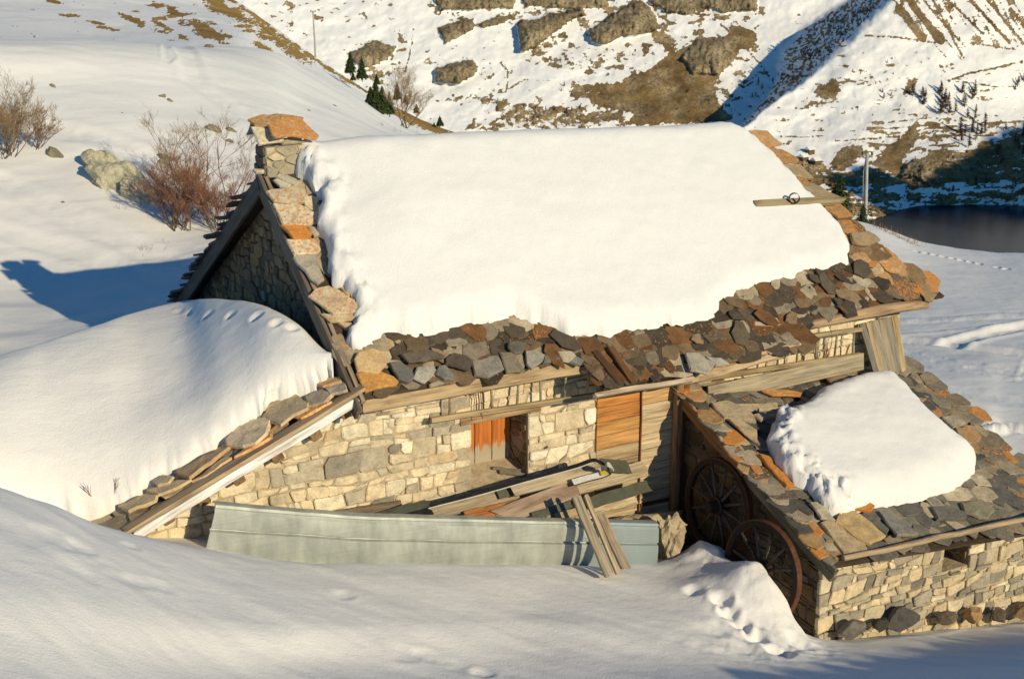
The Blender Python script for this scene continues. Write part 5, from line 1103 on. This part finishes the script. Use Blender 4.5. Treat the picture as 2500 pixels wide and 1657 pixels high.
# wire loops hanging on the ladder
mb = MB()
for x in (1160, 1166, 1172, 1178): mb.tube([at(x, 946, 1, -.12), at(x+3+random.uniform(-3, 3), 975, 1, -.10), at(x+4, 1004, 1, -.13)], .005, 4)
mb.tube([at(1176, 1008, 1, -.22), at(1178, 1022, 1, -.22)], .005, 4); mb.tube([at(1130, 960, 1, -.05), at(1151, 964, 1, -.10)], .008, 4)
tag(mb.build('wire_bundle', 'rust'), 'thin rusty wires dangling beside the ladder under the eave', 'wire')

board_w = board('plank', at(1728, 964, 1, -.24), at(2107, 882, 1, -.24), .235, .035, (0, -1, .12), (.43, .36, .25), None, rag=.08, warp=.003)
tag(board_w, 'wide pale plank leaning on the wall above the annex roof', 'plank')
# plank door leaning at the far wall corner
dTL, dTR, dBR, dBL = at(2096, 792, 1, -.10), at(2190, 770, 1, -.10), at(2212, 906, 1, -.34), at(2134, 916, 1, -.34)
door = empty('plank_door', (dBL+dBR)/2, 'grey plank door leaning askew at the far corner of the chalet', 'door')
DC = [(.22, .20, .16), (.40, .30, .18), (.30, .26, .20), (.36, .30, .21), (.27, .235, .18), (.46, .34, .19)]
dn = np.cross(dTR-dTL, dBL-dTL); dn = dn*np.sign(-dn[1])
for k in range(6):
    f = (k+.5)/6; board('plank', dTL + (dTR-dTL)*f, dBL + (dBR-dBL)*f, np.linalg.norm(dTR-dTL)/6*.97 if k else .10, .03, dn, DC[k], door, rag=.12, warp=.003, tip=.86)
off = -.03*dn/np.linalg.norm(dn); board('cross_bar', dTL + (dBL-dTL)*.2 + off, dTR + (dBR-dTR)*.2 + off, .10, .025, dn, (.25, .2, .14), door)
mb = MB()
for k in range(9):
    b = at(2018 + random.uniform(-6, 6), 872, 1, -.2); q = [b]
    for s in range(4): q.append(q[-1] + np.array([random.uniform(-.04, .04), random.uniform(-.03, .03), random.uniform(.04, .13)]))
    mb.tube(q, [.006, .005, .004, .003, .002], 4)
tag(mb.build('dry_plant', 'twig_red'), 'dry reddish plant against the wall left of the leaning door', 'plant')

# cart wheels
def make_wheel(name, M, label):
    w = empty(name, None, label, 'wheel', 'cart wheels leaning on the annex gable', M)
    def ring(nm, r0, r1, hw, mat, n_=48, col=None, wob=0):
        V = []; Fc = []
        for k in range(n_):
            a = 2*math.pi*k/n_; e = 1 + wob*math.sin(7*a + 1)*.5
            for r_, x_ in ((r1, -hw), (r1, hw), (r0, hw*.9), (r0, -hw*.9)): V.append(M @ Vector((x_, r_*e*math.cos(a), r_*e*math.sin(a))))
        for k in range(n_): Fc += [(4*k+j, 4*k+(j+1) % 4, 4*((k+1) % n_)+(j+1) % 4, 4*((k+1) % n_)+j) for j in range(4)]
        return add(nm, np.array(V), Fc, mat, w, col)
    ring('felloe', .520, .588, .034, 'wood', 48, (.032, .021, .016, 0), .004); ring('tyre', .585, .602, .037, 'rust', 56)
    mb = MB(); prof = [(-.17, .045), (-.16, .065), (-.06, .085), (-.05, .11), (.05, .11), (.06, .085), (.13, .075), (.14, .05)]; n_ = 18
    V = [(x_, r_*math.cos(2*math.pi*k/n_), r_*math.sin(2*math.pi*k/n_)) for x_, r_ in prof for k in range(n_)]
    Fc = [(i*n_+k, i*n_+(k+1) % n_, (i+1)*n_+(k+1) % n_, (i+1)*n_+k) for i in range(len(prof)-1) for k in range(n_)] + [tuple(range(n_))[::-1], tuple(range((len(prof)-1)*n_, len(prof)*n_))]
    add('hub', np.array([M @ Vector(v) for v in V]), Fc, 'wood', w, (.035, .024, .018, 0))
    for x_ in (-.055, .055):
        mb = MB(); q = [np.array(M @ Vector((x_, .113*math.cos(2*math.pi*k/16), .113*math.sin(2*math.pi*k/16)))) for k in range(17)]; mb.tube(q, .009, 5); mb.build('hub_band', 'rust', w)
    for k in range(12):
        a = 2*math.pi*k/12 + .13; d = Vector((0, math.cos(a), math.sin(a))); s = .012*(1 if k % 2 else -1)
        mb = MB(); mb.tube([np.array(M @ (d*r_ + Vector((s*(1-r_*1.6), 0, 0)))) for r_ in (.09, .2, .36, .535)], [.024, .021, .018, .016], 7); mb.build('spoke', 'wood', w, True, col=(.10, .088, .072, 0))
    return w
def wheel_M(c, lean_deg, yaw_deg): return Matrix.Translation(Vector(c)) @ Matrix.Rotation(math.radians(yaw_deg), 4, 'Z') @ Matrix.Rotation(math.radians(lean_deg), 4, 'Y')
make_wheel('cart_wheel', wheel_M((4.24, -1.08, -1.74), 5, 2), 'spoked cart wheel standing against the wall nearer the chalet, all in shade')
make_wheel('cart_wheel', wheel_M((4.04, -2.19, -2.10), 6, 4), 'spoked cart wheel half sunk in snow, lower and nearer the annex corner')

# long galvanised sheet on edge in the snow
TL_, TR_ = at(525, 1228, 1, -.50), at(1604, 1275, 1, -1.0)
path = [TL_, at(700, 1243, 1, -.58), at(850, 1255, 1, -.66), at(1050, 1262, 1, -.76), at(1320, 1268, 1, -.88), TR_]; PT = cr(path, 14)
prof = [(-.012, -.75), (0.0, -.62), (.022, -.50), (.030, -.36), (.030, -.285), (.012, -.272), (.010, -.258), (.030, -.245), (.034, -.16), (.030, -.075), (.016, -.045), (.024, -.030), (.016, -.004), (-.015, .004), (-.05, -.006), (-.055, -.02), (-.05, -.022), (-.048, -.012), (-.015, -.006), (.006, -.018), (.004, -.05), (.02, -.08), (.022, -.25), (.0, -.265), (.018, -.285), (.018, -.36), (.01, -.50), (-.01, -.62), (-.02, -.75)]
pn = len(prof); V = []; Fc = []; sx = PT[-1]-PT[0]; sx[2] = 0; sx /= np.linalg.norm(sx); sn = np.array([sx[1], -sx[0], 0.])
for i, P in enumerate(PT):
    f = i/(len(PT)-1)
    for dd, hh in prof:
        sh_ = (hh*.28)*max(0, 1 - f*4)**1 ; V.append(P + sn*(dd*1.9 + .012*fbm(np.array([f*9]), np.array([hh*5]), 5, 3)[0]) + np.array([0, 0, hh]) + sx*(sh_))
for i in range(len(PT)-1): Fc += [(i*pn+k, (i+1)*pn+k, (i+1)*pn+(k+1) % pn, i*pn+(k+1) % pn) for k in range(pn)]
Fc += [tuple(range(pn))[::-1], tuple(range((len(PT)-1)*pn, len(PT)*pn))]
Msh = Matrix([[*(np.stack([sx, np.cross([0, 0, 1], sx), [0, 0, 1]], 1)[r]), PT[0][r]] for r in range(3)] + [[0, 0, 0, 1]])
ms = bpy.data.objects.new('metal_sheet', mesh('metal_sheet', [Msh.inverted() @ Vector(v) for v in V], Fc, 'galvanised', None, True)); link(ms, Msh)
tag(ms, 'long grey green galvanised metal sheet standing on edge in the snow', 'metal sheet')
md = ms.modifiers.new('edges', 'EDGE_SPLIT'); md.split_angle = math.radians(28)

# heap of old boards between the sheet and the wall
c5 = lambda x, y: (1000 + .3348*x, 900 + .3348*y)
HG = 'old boards heaped behind the metal sheet'
def hb(p, q, ya, yb, w, col, label, cat='board', name='old_board', mat='wood', up=(0, -.75, .65), t=.03, **kw):
    o = board(name, at(*c5(*p), 1, ya), at(*c5(*q), 1, yb), w, t, up, col, None, mat, **kw); return tag(o, label, cat, HG)
hb((80, 1075), (790, 905), -.40, -.30, .155, (.37, .30, .20), 'grey brown board at the left of the heap, half covered by a shorter one', rag=.5)
hb((745, 885), (1415, 715), -.40, -.34, .165, (.42, .35, .24), 'topmost grey board of the heap, lying under the skis', rag=.35, t=.035)
hb((640, 1085), (1225, 865), -.56, -.46, .22, (.42, .31, .23), 'broad peeling board in the middle of the heap with a brown stain', rag=.6)
hb((1205, 860), (1720, 725), -.44, -.22, .20, (.46, .38, .26), 'pale board at the right end of the heap, against the boarded wall', rag=.5)
hb((1290, 1030), (1650, 950), -.62, -.22, .13, (.62, .52, .36), 'light cut board low at the right of the heap', rag=.2)
hb((420, 1080), (820, 985), -.50, -.44, .14, (.40, .16, .05), 'reddish brown board showing in the gap under the heap', rag=.5)
hb((700, 870), (1000, 800), -.30, -.28, .12, (.20, .15, .1), 'dark board in the back of the heap by the wall', rag=.3)
hb((1060, 1085), (1250, 1035), -.70, -.66, .10, (.38, .28, .17), 'short brown board end just over the edge of the metal sheet', rag=.3)
hb((900, 1075), (1180, 985), -.66, -.60, .09, (.1, .1, .07), 'narrow green metal strip below the peeling board', 'metal strip', 'metal_strip', 'greenish_metal', t=.012, rag=.2)
hb((1290, 985), (1745, 850), -.60, -.46, .15, (.1, .1, .07), 'curled green metal strip sticking out at the right of the heap', 'metal strip', 'metal_strip', 'greenish_metal', t=.012, rag=.3, ends=(0, -.3))
hb((1395, 700), (1600, 715), -.34, -.30, .17, (.1, .1, .07), 'short green metal strip beyond the ski tips', 'metal strip', 'metal_strip', 'greenish_metal', t=.012, rag=.1, ends=(0, -.35))
hb((640, 905), (760, 870), -.34, -.32, .16, (.1, .1, .07), 'scrap of green metal between two boards of the heap', 'metal strip', 'metal_strip', 'greenish_metal', t=.012, rag=.1)
o = hb((-560, 1075), (-60, 985), -.42, -.30, .10, (.22, .17, .11), 'narrow brown board lying along the wall left of the heap', rag=.3)
hb((-120, 1040), (20, 990), -.46, -.42, .07, (.25, .17, .1), 'short brown board stub at the left end of the heap', rag=.3)
def ski(name, pts, wd, mat, label, tipmat=None):
    root = empty(name, pts[0], label, 'ski', 'old skis on the heap'); Q = cr([np.asarray(p) for p in pts], 10); V = []; Fc = []
    up0 = np.array([0, -.62, .78])
    for i, P in enumerate(Q):
        t = Q[min(i+1, len(Q)-1)] - Q[max(i-1, 0)]; t /= np.linalg.norm(t); s = np.cross(up0, t); s /= np.linalg.norm(s); u_ = np.cross(t, s); w_ = wd*(1 if i < len(Q)-4 else .95 - .2*(i-len(Q)+4))
        for a, b in ((-w_/2, -.008), (w_/2, -.008), (w_/2, .008), (-w_/2, .008)): V.append(P + s*a + u_*b)
    n_ = len(Q)
    for i in range(n_-1): Fc += [(4*i+k, 4*i+(k+1) % 4, 4*i+4+(k+1) % 4, 4*i+4+k) for k in range(4)]
    Fc += [(0, 1, 2, 3), tuple(range(4*n_-1, 4*n_-5, -1))]
    add('ski_body', V, Fc, mat, root); e = 'ski_white' if mat == 'ski_dark' else 'ski_dark'
    mb = MB(); mb.tube([np.array(V[4*i]) for i in range(n_)], .011, 4); mb.build('edge_strip', e, root); return root, V, n_
P5 = lambda x, y, Y: at(*c5(x, y), 1, Y)
ski('ski', [P5(130, 1000, -.44), P5(520, 900, -.42), P5(900, 792, -.44), P5(1200, 712, -.47), P5(1330, 668, -.50), P5(1385, 680, -.58), P5(1420, 702, -.66)], .05, 'ski_dark', 'long dark old ski with a white edge lying along the top of the heap')
r2, V2, n2 = ski('ski', [P5(1190, 828, -.52), P5(1290, 798, -.52), P5(1400, 770, -.54), P5(1455, 745, -.58), P5(1474, 722, -.64), P5(1466, 705, -.70), P5(1440, 697, -.74)], .075, 'ski_white', 'white old ski with a yellow mark and an upturned tip')
a, b = np.array(P5(1392, 768, -.555)), np.array(P5(1452, 745, -.59)); u_ = np.array([0, -.62, .78])*.010; s_ = np.cross(u_, b-a); s_ = s_/np.linalg.norm(s_)*.024
add('yellow_mark', [a+u_-s_, b+u_-s_, b+u_+s_, a+u_+s_, a-s_, b-s_, b+s_, a+s_], [(0, 1, 2, 3), (7, 6, 5, 4), (0, 4, 5, 1), (2, 6, 7, 3), (0, 3, 7, 4), (1, 5, 6, 2)], 'ski_yellow', r2)
r3, _, _ = ski('ski', [P5(-250, 1085, -.50), P5(-60, 1030, -.48), P5(60, 1000, -.48), P5(145, 975, -.50)], .10, 'greenish_metal', 'blunt green ski end at the left end of the heap')
r4, _, _ = ski('ski', [P5(-150, 1100, -.56), P5(50, 1062, -.54), P5(120, 1045, -.54), P5(172, 1062, -.56)], .09, 'ski_dark', 'blunt black ski end just below the green one')
# boards leaning on the sheet
for p, q, w, col, lab in (((1212, 930), (1452, 1500), .115, (.40, .34, .24), 'long grey board leaning on the metal sheet, left of the pair'), ((1285, 925), (1520, 1492), .06, (.46, .36, .24), 'narrow grooved board leaning against the long grey one'), ((1395, 1065), (1575, 1455), .12, (.46, .37, .26), 'shorter board leaning on the metal sheet, right of the pair')):
    o = board('leaning_board', at(*c5(*p), 1, -.98), at(*c5(*q), 1, -1.62), w, .045, (0, -1, .5), col, None, rag=.5, warp=.004); tag(o, lab, 'board', 'boards leaning on the metal sheet')

# ================================================================== vegetation, stones, poles
def bush(name, base, H_, spread, seed, label, mat='twig_tan', n0=9, lean=(0, 0), stems=None, depth=4, r0=.016, cat='bush'):
    rg = random.Random(seed); thick, thin = MB(), MB()
    def grow(p, d, L, r, lev):
        q = [p]; dd = d.copy(); m = 4
        for k in range(m):
            dd = dd + np.array([rg.gauss(0, .13), rg.gauss(0, .13), rg.gauss(.05, .08)]); dd /= np.linalg.norm(dd); q.append(q[-1] + dd*L/m)
        (thick if lev < 1 else thin).tube(q, [r*(1 - .13*k) for k in range(m+1)], 5 if lev < 1 else 3, cap=False)
        if lev >= depth: return
        for k in range(rg.randint(4, 6) if lev < depth-1 else rg.randint(3, 5)):
            t = rg.uniform(.25, 1); i = min(int(t*m), m-1); b = q[i] + (q[i+1]-q[i])*(t*m-i)
            nd = dd + np.array([rg.gauss(0, .5), rg.gauss(0, .5), rg.gauss(.1, .3)]); nd /= np.linalg.norm(nd); grow(b, nd, L*rg.uniform(.38, .62), max(r*.5, .0016), lev+1)
    for k in range(n0):
        a = rg.uniform(0, 2*math.pi); s = rg.uniform(.1, 1)*spread; d = np.array([math.cos(a)*s + lean[0], math.sin(a)*s + lean[1], 1.]); d /= np.linalg.norm(d)
        grow(np.asarray(base) + np.array([rg.uniform(-.15, .15), rg.uniform(-.15, .15), -.05]), d, H_*rg.uniform(.55, .85), r0, 1 if depth < 4 else 0)
    t = empty(name, base, label, cat)
    if thick.V: thick.build('stem', 'bark', t)
    thin.build('twigs', mat, t); return t
def onsheet(G, x, y):
    p = project(G); k = np.unravel_index(np.argmin((p[..., 0]-x)**2 + (p[..., 1]-y)**2), p.shape[:2]); return G[k].copy()
PH = project(GH).reshape(-1, 2); GHf = GH.reshape(-1, 3)
def onhill(x, y): return GHf[np.argmin(((PH - [x, y])**2).sum(1))].copy()
bush('bush', onhill(15, 378), 1.30, 1.0, 101, 'bare tan bush at the left edge of the snowfield', n0=17, lean=tuple(RGT[:2]*.4), r0=.009)
bush('bush', onhill(95, 360), .8, .9, 106, 'low bare bush just right of the big tan one', n0=6, lean=tuple(RGT[:2]*.4), r0=.008)
bush('bush', onhill(440, 555), 1.25, .95, 102, 'dense bare brown bush between the lichen boulder and the gable', 'twig_red', n0=18, lean=tuple(-RGT[:2]*.1), r0=.012)
bush('bush', onhill(530, 560), .95, 1.0, 105, 'low tangled brown bush close behind the gable', 'twig_red', n0=14, r0=.009)
bush('sapling', onhill(562, 545), 1.75, .30, 103, 'slender reddish sapling left of the chimney', 'twig_red', n0=3, lean=tuple(RGT[:2]*.12), r0=.011, cat='sapling')
bush('sapling', onhill(470, 520), 1.75, .35, 104, 'thin bare sapling rising over the brown bush', 'twig_tan', n0=4, r0=.012, cat='sapling')
bush('bush', onhill(985, 312), 1.5, .9, 107, 'small bare bush on the crest behind the roof', n0=9, r0=.012)
bush('twig', onsheet(GD, 252, 1205), .34, .15, 108, 'single reddish dry stalk at the low end of the drift', 'twig_red', n0=2, depth=2, r0=.006, cat='stalk')
def snowrock(x, y, w, h, seed, label, col=None, hill=True, tilt=30, d=.6, mat='boulder', sub=3):
    P = onhill(x, y) if hill else onsheet(GG, x, y); dist = np.linalg.norm(P-CAM); k = dist/F
    a = math.radians(tilt); ux = RGT*math.cos(a) - np.array([0, 0, 1])*math.sin(a); uy = FWD*.85 + np.array([0, 0, .5]); uz = np.cross(ux, uy); R = np.stack([ux, uy/np.linalg.norm(uy), uz/np.linalg.norm(uz)], 1)
    V, Fc = rock_geo(P, (w*k, max(w, h)*k*d, h*k), seed, sub, .22, R, 4); return tag(add('boulder', V, Fc, mat, None, (*col, .2) if col else None, sub > 3), label, 'boulder')
mk_simple('lichen_rock', (.80, .76, .58), (.44, .39, .25), 9.5, .95, 0, .9, .08)
big = empty('boulder', onhill(290, 450), 'big pale lichen covered boulder in the snow left of the brown bush', 'boulder')
for x, y, w, h, sd_, tl in ((238, 405, 42, 34, 201, 32), (268, 405, 40, 36, 205, 40), (300, 445, 88, 46, 202, 40), (345, 475, 62, 38, 203, 36)):
    P = onhill(x, y); k = np.linalg.norm(P-CAM)/F; a = math.radians(tl); ux = RGT*math.cos(a) - np.array([0, 0, 1])*math.sin(a); uy = FWD*.85 + np.array([0, 0, .5]); uy -= ux*(ux @ uy); uy /= np.linalg.norm(uy); R = np.stack([ux, uy, np.cross(ux, uy)], 1)
    V, Fc = rock_geo(P, (w*k, w*k*.6, h*k), sd_, 4, .26, R, 7); add('rock', V, Fc, 'lichen_rock', big)
snowrock(130, 378, 28, 12, 211, 'flat tan boulder in the snow under the left bush'); snowrock(523, 320, 20, 10, 212, 'olive boulder left of the chimney, biggest of three'); snowrock(567, 319, 14, 6, 213, 'small brown boulder beside the olive one, upper of two'); snowrock(560, 345, 12, 7, 214, 'small brown boulder below the other two near the chimney', tilt=10)
snowrock(132, 213, 10, 4.5, 215, 'little dark stone high on the left snowfield'); snowrock(398, 236, 9, 8, 216, 'pale pointed stone standing in the middle of the snowfield', tilt=-10); snowrock(416, 248, 9, 2.5, 217, 'thin brown stone beside the pale pointed stone', tilt=35); snowrock(154, 495, 5, 5, 218, 'small round stone alone in the snow below the lichen boulder', tilt=0)
snowrock(408, 384, 26, 4, 219, 'narrow brown ledge breaking through the snow above the brown bush', tilt=22, d=.4); snowrock(395, 398, 14, 4, 220, 'short brown ledge below the longer one'); snowrock(512, 116, 14, 6, 221, 'pale boulder at the foot of the bare grass hill', tilt=5); snowrock(300, 275, 3, 2, 222, 'tiny dark stone in the open snow below the pale pointed stone', tilt=20); snowrock(754, 271, 5, 2, 223, 'tiny stone in the snow right of the chimney, lower of two', tilt=15); snowrock(817, 259, 6, 2.5, 224, 'tiny brown stone in the snow near the dark firs', tilt=15)
# dead juniper behind the brown bush, tufts along the meadow's crest
def tufts(name, pts, h, n, seed, mat='dry_grass', sp=.15):
    rg = random.Random(seed); mb = MB()
    for P in pts:
        for k in range(n):
            b = P + np.array([rg.gauss(0, sp), rg.gauss(0, sp), -.02]); d = np.array([rg.gauss(0, .35), rg.gauss(0, .35), 1.])*h*rg.uniform(.5, 1.1); w_ = np.array([-d[1], d[0], 0]); w_ = w_/(np.linalg.norm(w_)+1e-6)*.006
            mb.put([b-w_, b+w_, b+d*.6+w_*.6, b+d], [(0, 1, 2), (0, 2, 3)])
    return mb.build(name, mat)
tag(tufts('dead_juniper', [onhill(452 + random.uniform(-12, 14), 440 + random.uniform(-3, 3)) for _ in range(8)], .34, 26, 301, 'dry_grass', .10), 'rust brown dead juniper behind the bare bush', 'shrub')
tag(tufts('grass_tufts', [onsheet(GM, x, y) for x, y in [(2135 + 9*k, 553 + 4.1*k) for k in range(12)]], .14, 26, 302), kind='stuff')
tag(tufts('grass_tufts', [onhill(*q) for q in ((350, 600), (366, 605), (300, 505), (960, 318), (1000, 322), (930, 305))], .10, 10, 303), kind='stuff')

def fir(P, h, seed, label, wide=.30, group='young firs on the crest', dens=2.2):
    rg = random.Random(seed); t = empty('fir_tree', P, label, 'fir', group); mb = MB(); P = np.asarray(P, float)
    mb.tube([P - np.array([0, 0, .2]), P + np.array([0, 0, h*.5]), P + np.array([0, 0, h*.97])], [h*.025, h*.016, h*.004], 6); mb.build('trunk', 'bark', t); mb = MB(); z = .06
    while z < 1.0:
        R_ = wide*h*(1-z)**.75*rg.uniform(.75, 1.1) + .01*h
        for k in range(int((6 + 9*(1-z))*dens)):
            a = rg.uniform(0, 2*math.pi); L = R_*rg.uniform(.55, 1.12); o = P + np.array([0, 0, z*h]); d = np.array([math.cos(a), math.sin(a), 0.]); sdv = np.array([-d[1], d[0], 0])
            for j in range(4):
                f0, f1 = j/4, (j+1.25)/4; w_ = L*.28*(1-f0*.6)*rg.uniform(.7, 1.2); dr = lambda f: np.array([0, 0, L*(.28*f - .55*f*f + rg.uniform(-.05, .05))])
                a0, a1 = o + d*L*f0 + dr(f0), o + d*L*f1 + dr(f1) ; tw = np.array([0, 0, rg.uniform(-.6, .6)*w_]); mb.put([a0 - sdv*w_ - tw, a0 + sdv*w_ + tw, a1 + sdv*w_*.3, a1 - sdv*w_*.3], [(0, 1, 2, 3)])
        z += .045*rg.uniform(.8, 1.2)/max(dens, .6)
    mb.build('needles', 'needles', t); return t
def fir_px(x, y0, y1, dist, seed, label, wide=.3, **kw):
    P = hd(x, y1, dist); T = hd(x, y0, dist); return fir(P, (T[2]-P[2])*1.12, seed, label, wide*1.2, **kw)
for x, a, b, h_, w_, lab in ((856, 130, 178, 96, .26, 'dark fir on the crest, leftmost of all'), (884, 143, 191, 97, .26, 'dark fir standing just right of the leftmost one'), (862, 176, 196, 70, .3, 'low fir bush under the two leftmost firs'), (920, 182, 206, 104, .3, 'small fir on the brown ridge above the fir clump'),
                             (905, 214, 250, 66, .34, 'fir at the left side of the dense clump'), (917, 204, 272, 66, .32, 'tallest fir in the dense clump'), (934, 215, 276, 66, .30, 'fir leaning on the right of the tallest one in the clump'), (951, 227, 276, 67, .24, 'slim fir closing the clump on its right'),
                             (970, 202, 242, 104, .24, 'slim pointed fir on the brown ridge right of the clump'), (990, 230, 250, 106, .3, 'small fir below the slim pointed one on the ridge'), (1017, 256, 275, 108, .36, 'small round fir farther down the brown ridge'), (1074, 284, 307, 112, .34, 'lone small fir at the low end of the brown ridge'), (1060, 300, 312, 110, .4, 'tiny fir beside the lone one at the end of the ridge'),
                             (2042, 444, 620, 60, .24, 'fir top showing behind the far rake of the chalet roof'), (2030, 455, 620, 61, .22, 'second fir top close to the first behind the far rake'), (2098, 508, 640, 58, .26, 'lower fir top beside the pole behind the meadow')):
    fir_px(x, a, b, h_, int(x), lab, w_, group='firs behind the roof' if x > 2000 else 'young firs on the crest')
def pole(x0, y0, x1, y1, dist, r, label, ins=True):
    b, t_ = hd(x0, y0, dist), hd(x1, y1, dist); t = empty('utility_pole', b, label, 'pole'); mb = MB(); mb.tube([b - np.array([0, 0, 1.5]), b, (b+t_)/2, t_], [r*1.1, r*1.1, r, r*.85], 9); mb.build('mast', 'pole', t, True)
    if ins:
        mb = MB(); q = b + (t_-b)*.97; mb.tube([q - RGT*r*3, q + RGT*r*3], r*.5, 5); mb.build('cross_arm', 'pole', t)
        for s in (-2.6, 2.6): mb = MB(); mb.tube([q + RGT*r*s, q + RGT*r*s + np.array([0, 0, r*2])], r*.5, 6); mb.build('insulator', 'tarred', t)
    return t
pole(2112, 560, 2117, 374, 60, .075, 'grey pole standing behind the meadow against the dark lake'); 
mb = MB(); mb.tube([hd(2105, 560, 60), hd(2108, 420, 60), hd(2115, 382, 60)], .022, 5); tag(mb.build('stay_wire', 'pole'), 'thin stay cable running down beside the grey pole', 'cable')
pole(769, 110, 764, 27, 105, .06, 'thin distant pole on the grassy ridge')
# tiny chalets by the reservoir
for x, y, lab in ((1962, 392, 'tiny brown far off chalet nearest the roof edge'), (1991, 402, 'tiny far off chalet right of the others'), (1977, 373, 'tiny far off chalet above the other two')):
    P = on_mountain(x, y); t = empty('far_chalet', P, lab, 'chalet', 'far chalets by the reservoir'); mb = MB(); mb.box(P + np.array([0, 0, .6]), (1.7, 1.4, 1.4)); mb.build('wall', 'bark', t); mb = MB()
    a_, b_, z_ = 2.0, 1.8, 2.0; mb.put([P + np.array(v) for v in ((-a_, -b_, z_), (a_, -b_, z_), (a_, b_, z_), (-a_, b_, z_), (-a_, 0, z_+1.2), (a_, 0, z_+1.2), (-a_, -b_, z_-.25), (a_, -b_, z_-.25), (a_, b_, z_-.25), (-a_, b_, z_-.25))], [(0, 1, 5, 4), (2, 3, 4, 5), (0, 4, 3, 9, 6), (1, 7, 8, 2, 5), (6, 7, 1, 0), (3, 2, 8, 9), (6, 9, 8, 7)]); mb.build('roof', 'snow', t)
# larches scattered over the far slopes: bare crowns, one mesh shared
rg = random.Random(400)
def larch_mesh(seed):
    rg = random.Random(seed); mb = MB(); mb.tube([(0, 0, -.1), (0, 0, .5), (0, 0, 1)], [.02, .013, .003], 4)
    z = .14
    while z < .97:
        for k in range(7):
            a = rg.uniform(0, 6.28); L = .27*(1-z)**.7*rg.uniform(.6, 1.1) + .02; d = np.array([math.cos(a), math.sin(a), rg.uniform(-.1, .35)]); s_ = np.array([-d[1], d[0], .3])*.04
            o = np.array([0, 0, z]); mb.put([o-s_, o+s_, o+d*L+s_*.5, o+d*L-s_*.5], [(0, 1, 2, 3)])
        z += .05
    return mesh('larch', mb.V, mb.F, 'larch')
LM = [larch_mesh(500+k) for k in range(3)]
LG = [((2214, 2262), (225, 268), 7, (18, 34)), ((2290, 2395), (225, 300), 22, (20, 38)), ((2340, 2420), (310, 365), 12, (22, 40)), ((2470, 2505), (195, 225), 4, (16, 26)), ((2140, 2200), (225, 245), 3, (10, 18)), ((2030, 2120), (22, 60), 22, (9, 16)), ((1960, 2060), (70, 150), 22, (10, 18)),
      ((1930, 2010), (140, 215), 14, (8, 15)), ((1280, 1420), (255, 300), 12, (8, 15)), ((1370, 1400), (190, 240), 4, (8, 14)), ((1840, 1880), (180, 250), 8, (8, 16)), ((1150, 1260), (150, 260), 8, (6, 11)), ((2430, 2500), (310, 420), 10, (20, 34)), ((2200, 2500), (440, 475), 12, (12, 20)), ((2110, 2280), (130, 200), 6, (6, 10)), ((1650, 1800), (200, 280), 10, (5, 10))]
WHERE = ['in the clump on the right hand slope', 'in the dark wood on the right hand slope', 'above the shaded reservoir bank at the far right', 'at the right edge of the far slope', 'near the middle of the right hand slope', 'high in the shaded gully', 'in the shaded gully', 'low in the shaded gully', 'in the scrub just over the roof snow', 'near the brown face over the roof', 'on the slope left of the gully', 'on the open slope right of the firs', 'in the shade right of the reservoir', 'on the dark bank of the reservoir', 'on the open snow of the right hand slope', 'on the brown mountain face']
for (xr, yr, n_, hr), wh in zip(LG, WHERE):
    for k in range(n_):
        x, y = rg.uniform(*xr), rg.uniform(*yr)
        if wh.endswith('gully'): x = xr[0] + (xr[1]-xr[0])*(1 - (y-yr[0])/(yr[1]-yr[0])) + rg.uniform(-25, 25)
        P = on_mountain(x, y); h_ = rg.uniform(*hr)*np.linalg.norm(P-CAM)/F; o = bpy.data.objects.new('larch', LM[rg.randrange(3)]); COL.objects.link(o); o.location = P; o.scale = (h_, h_, h_); o.rotation_euler = (0, 0, rg.uniform(0, 6.28))
        tag(o, 'bare larch tree ' + wh, 'larch', 'larches ' + wh)
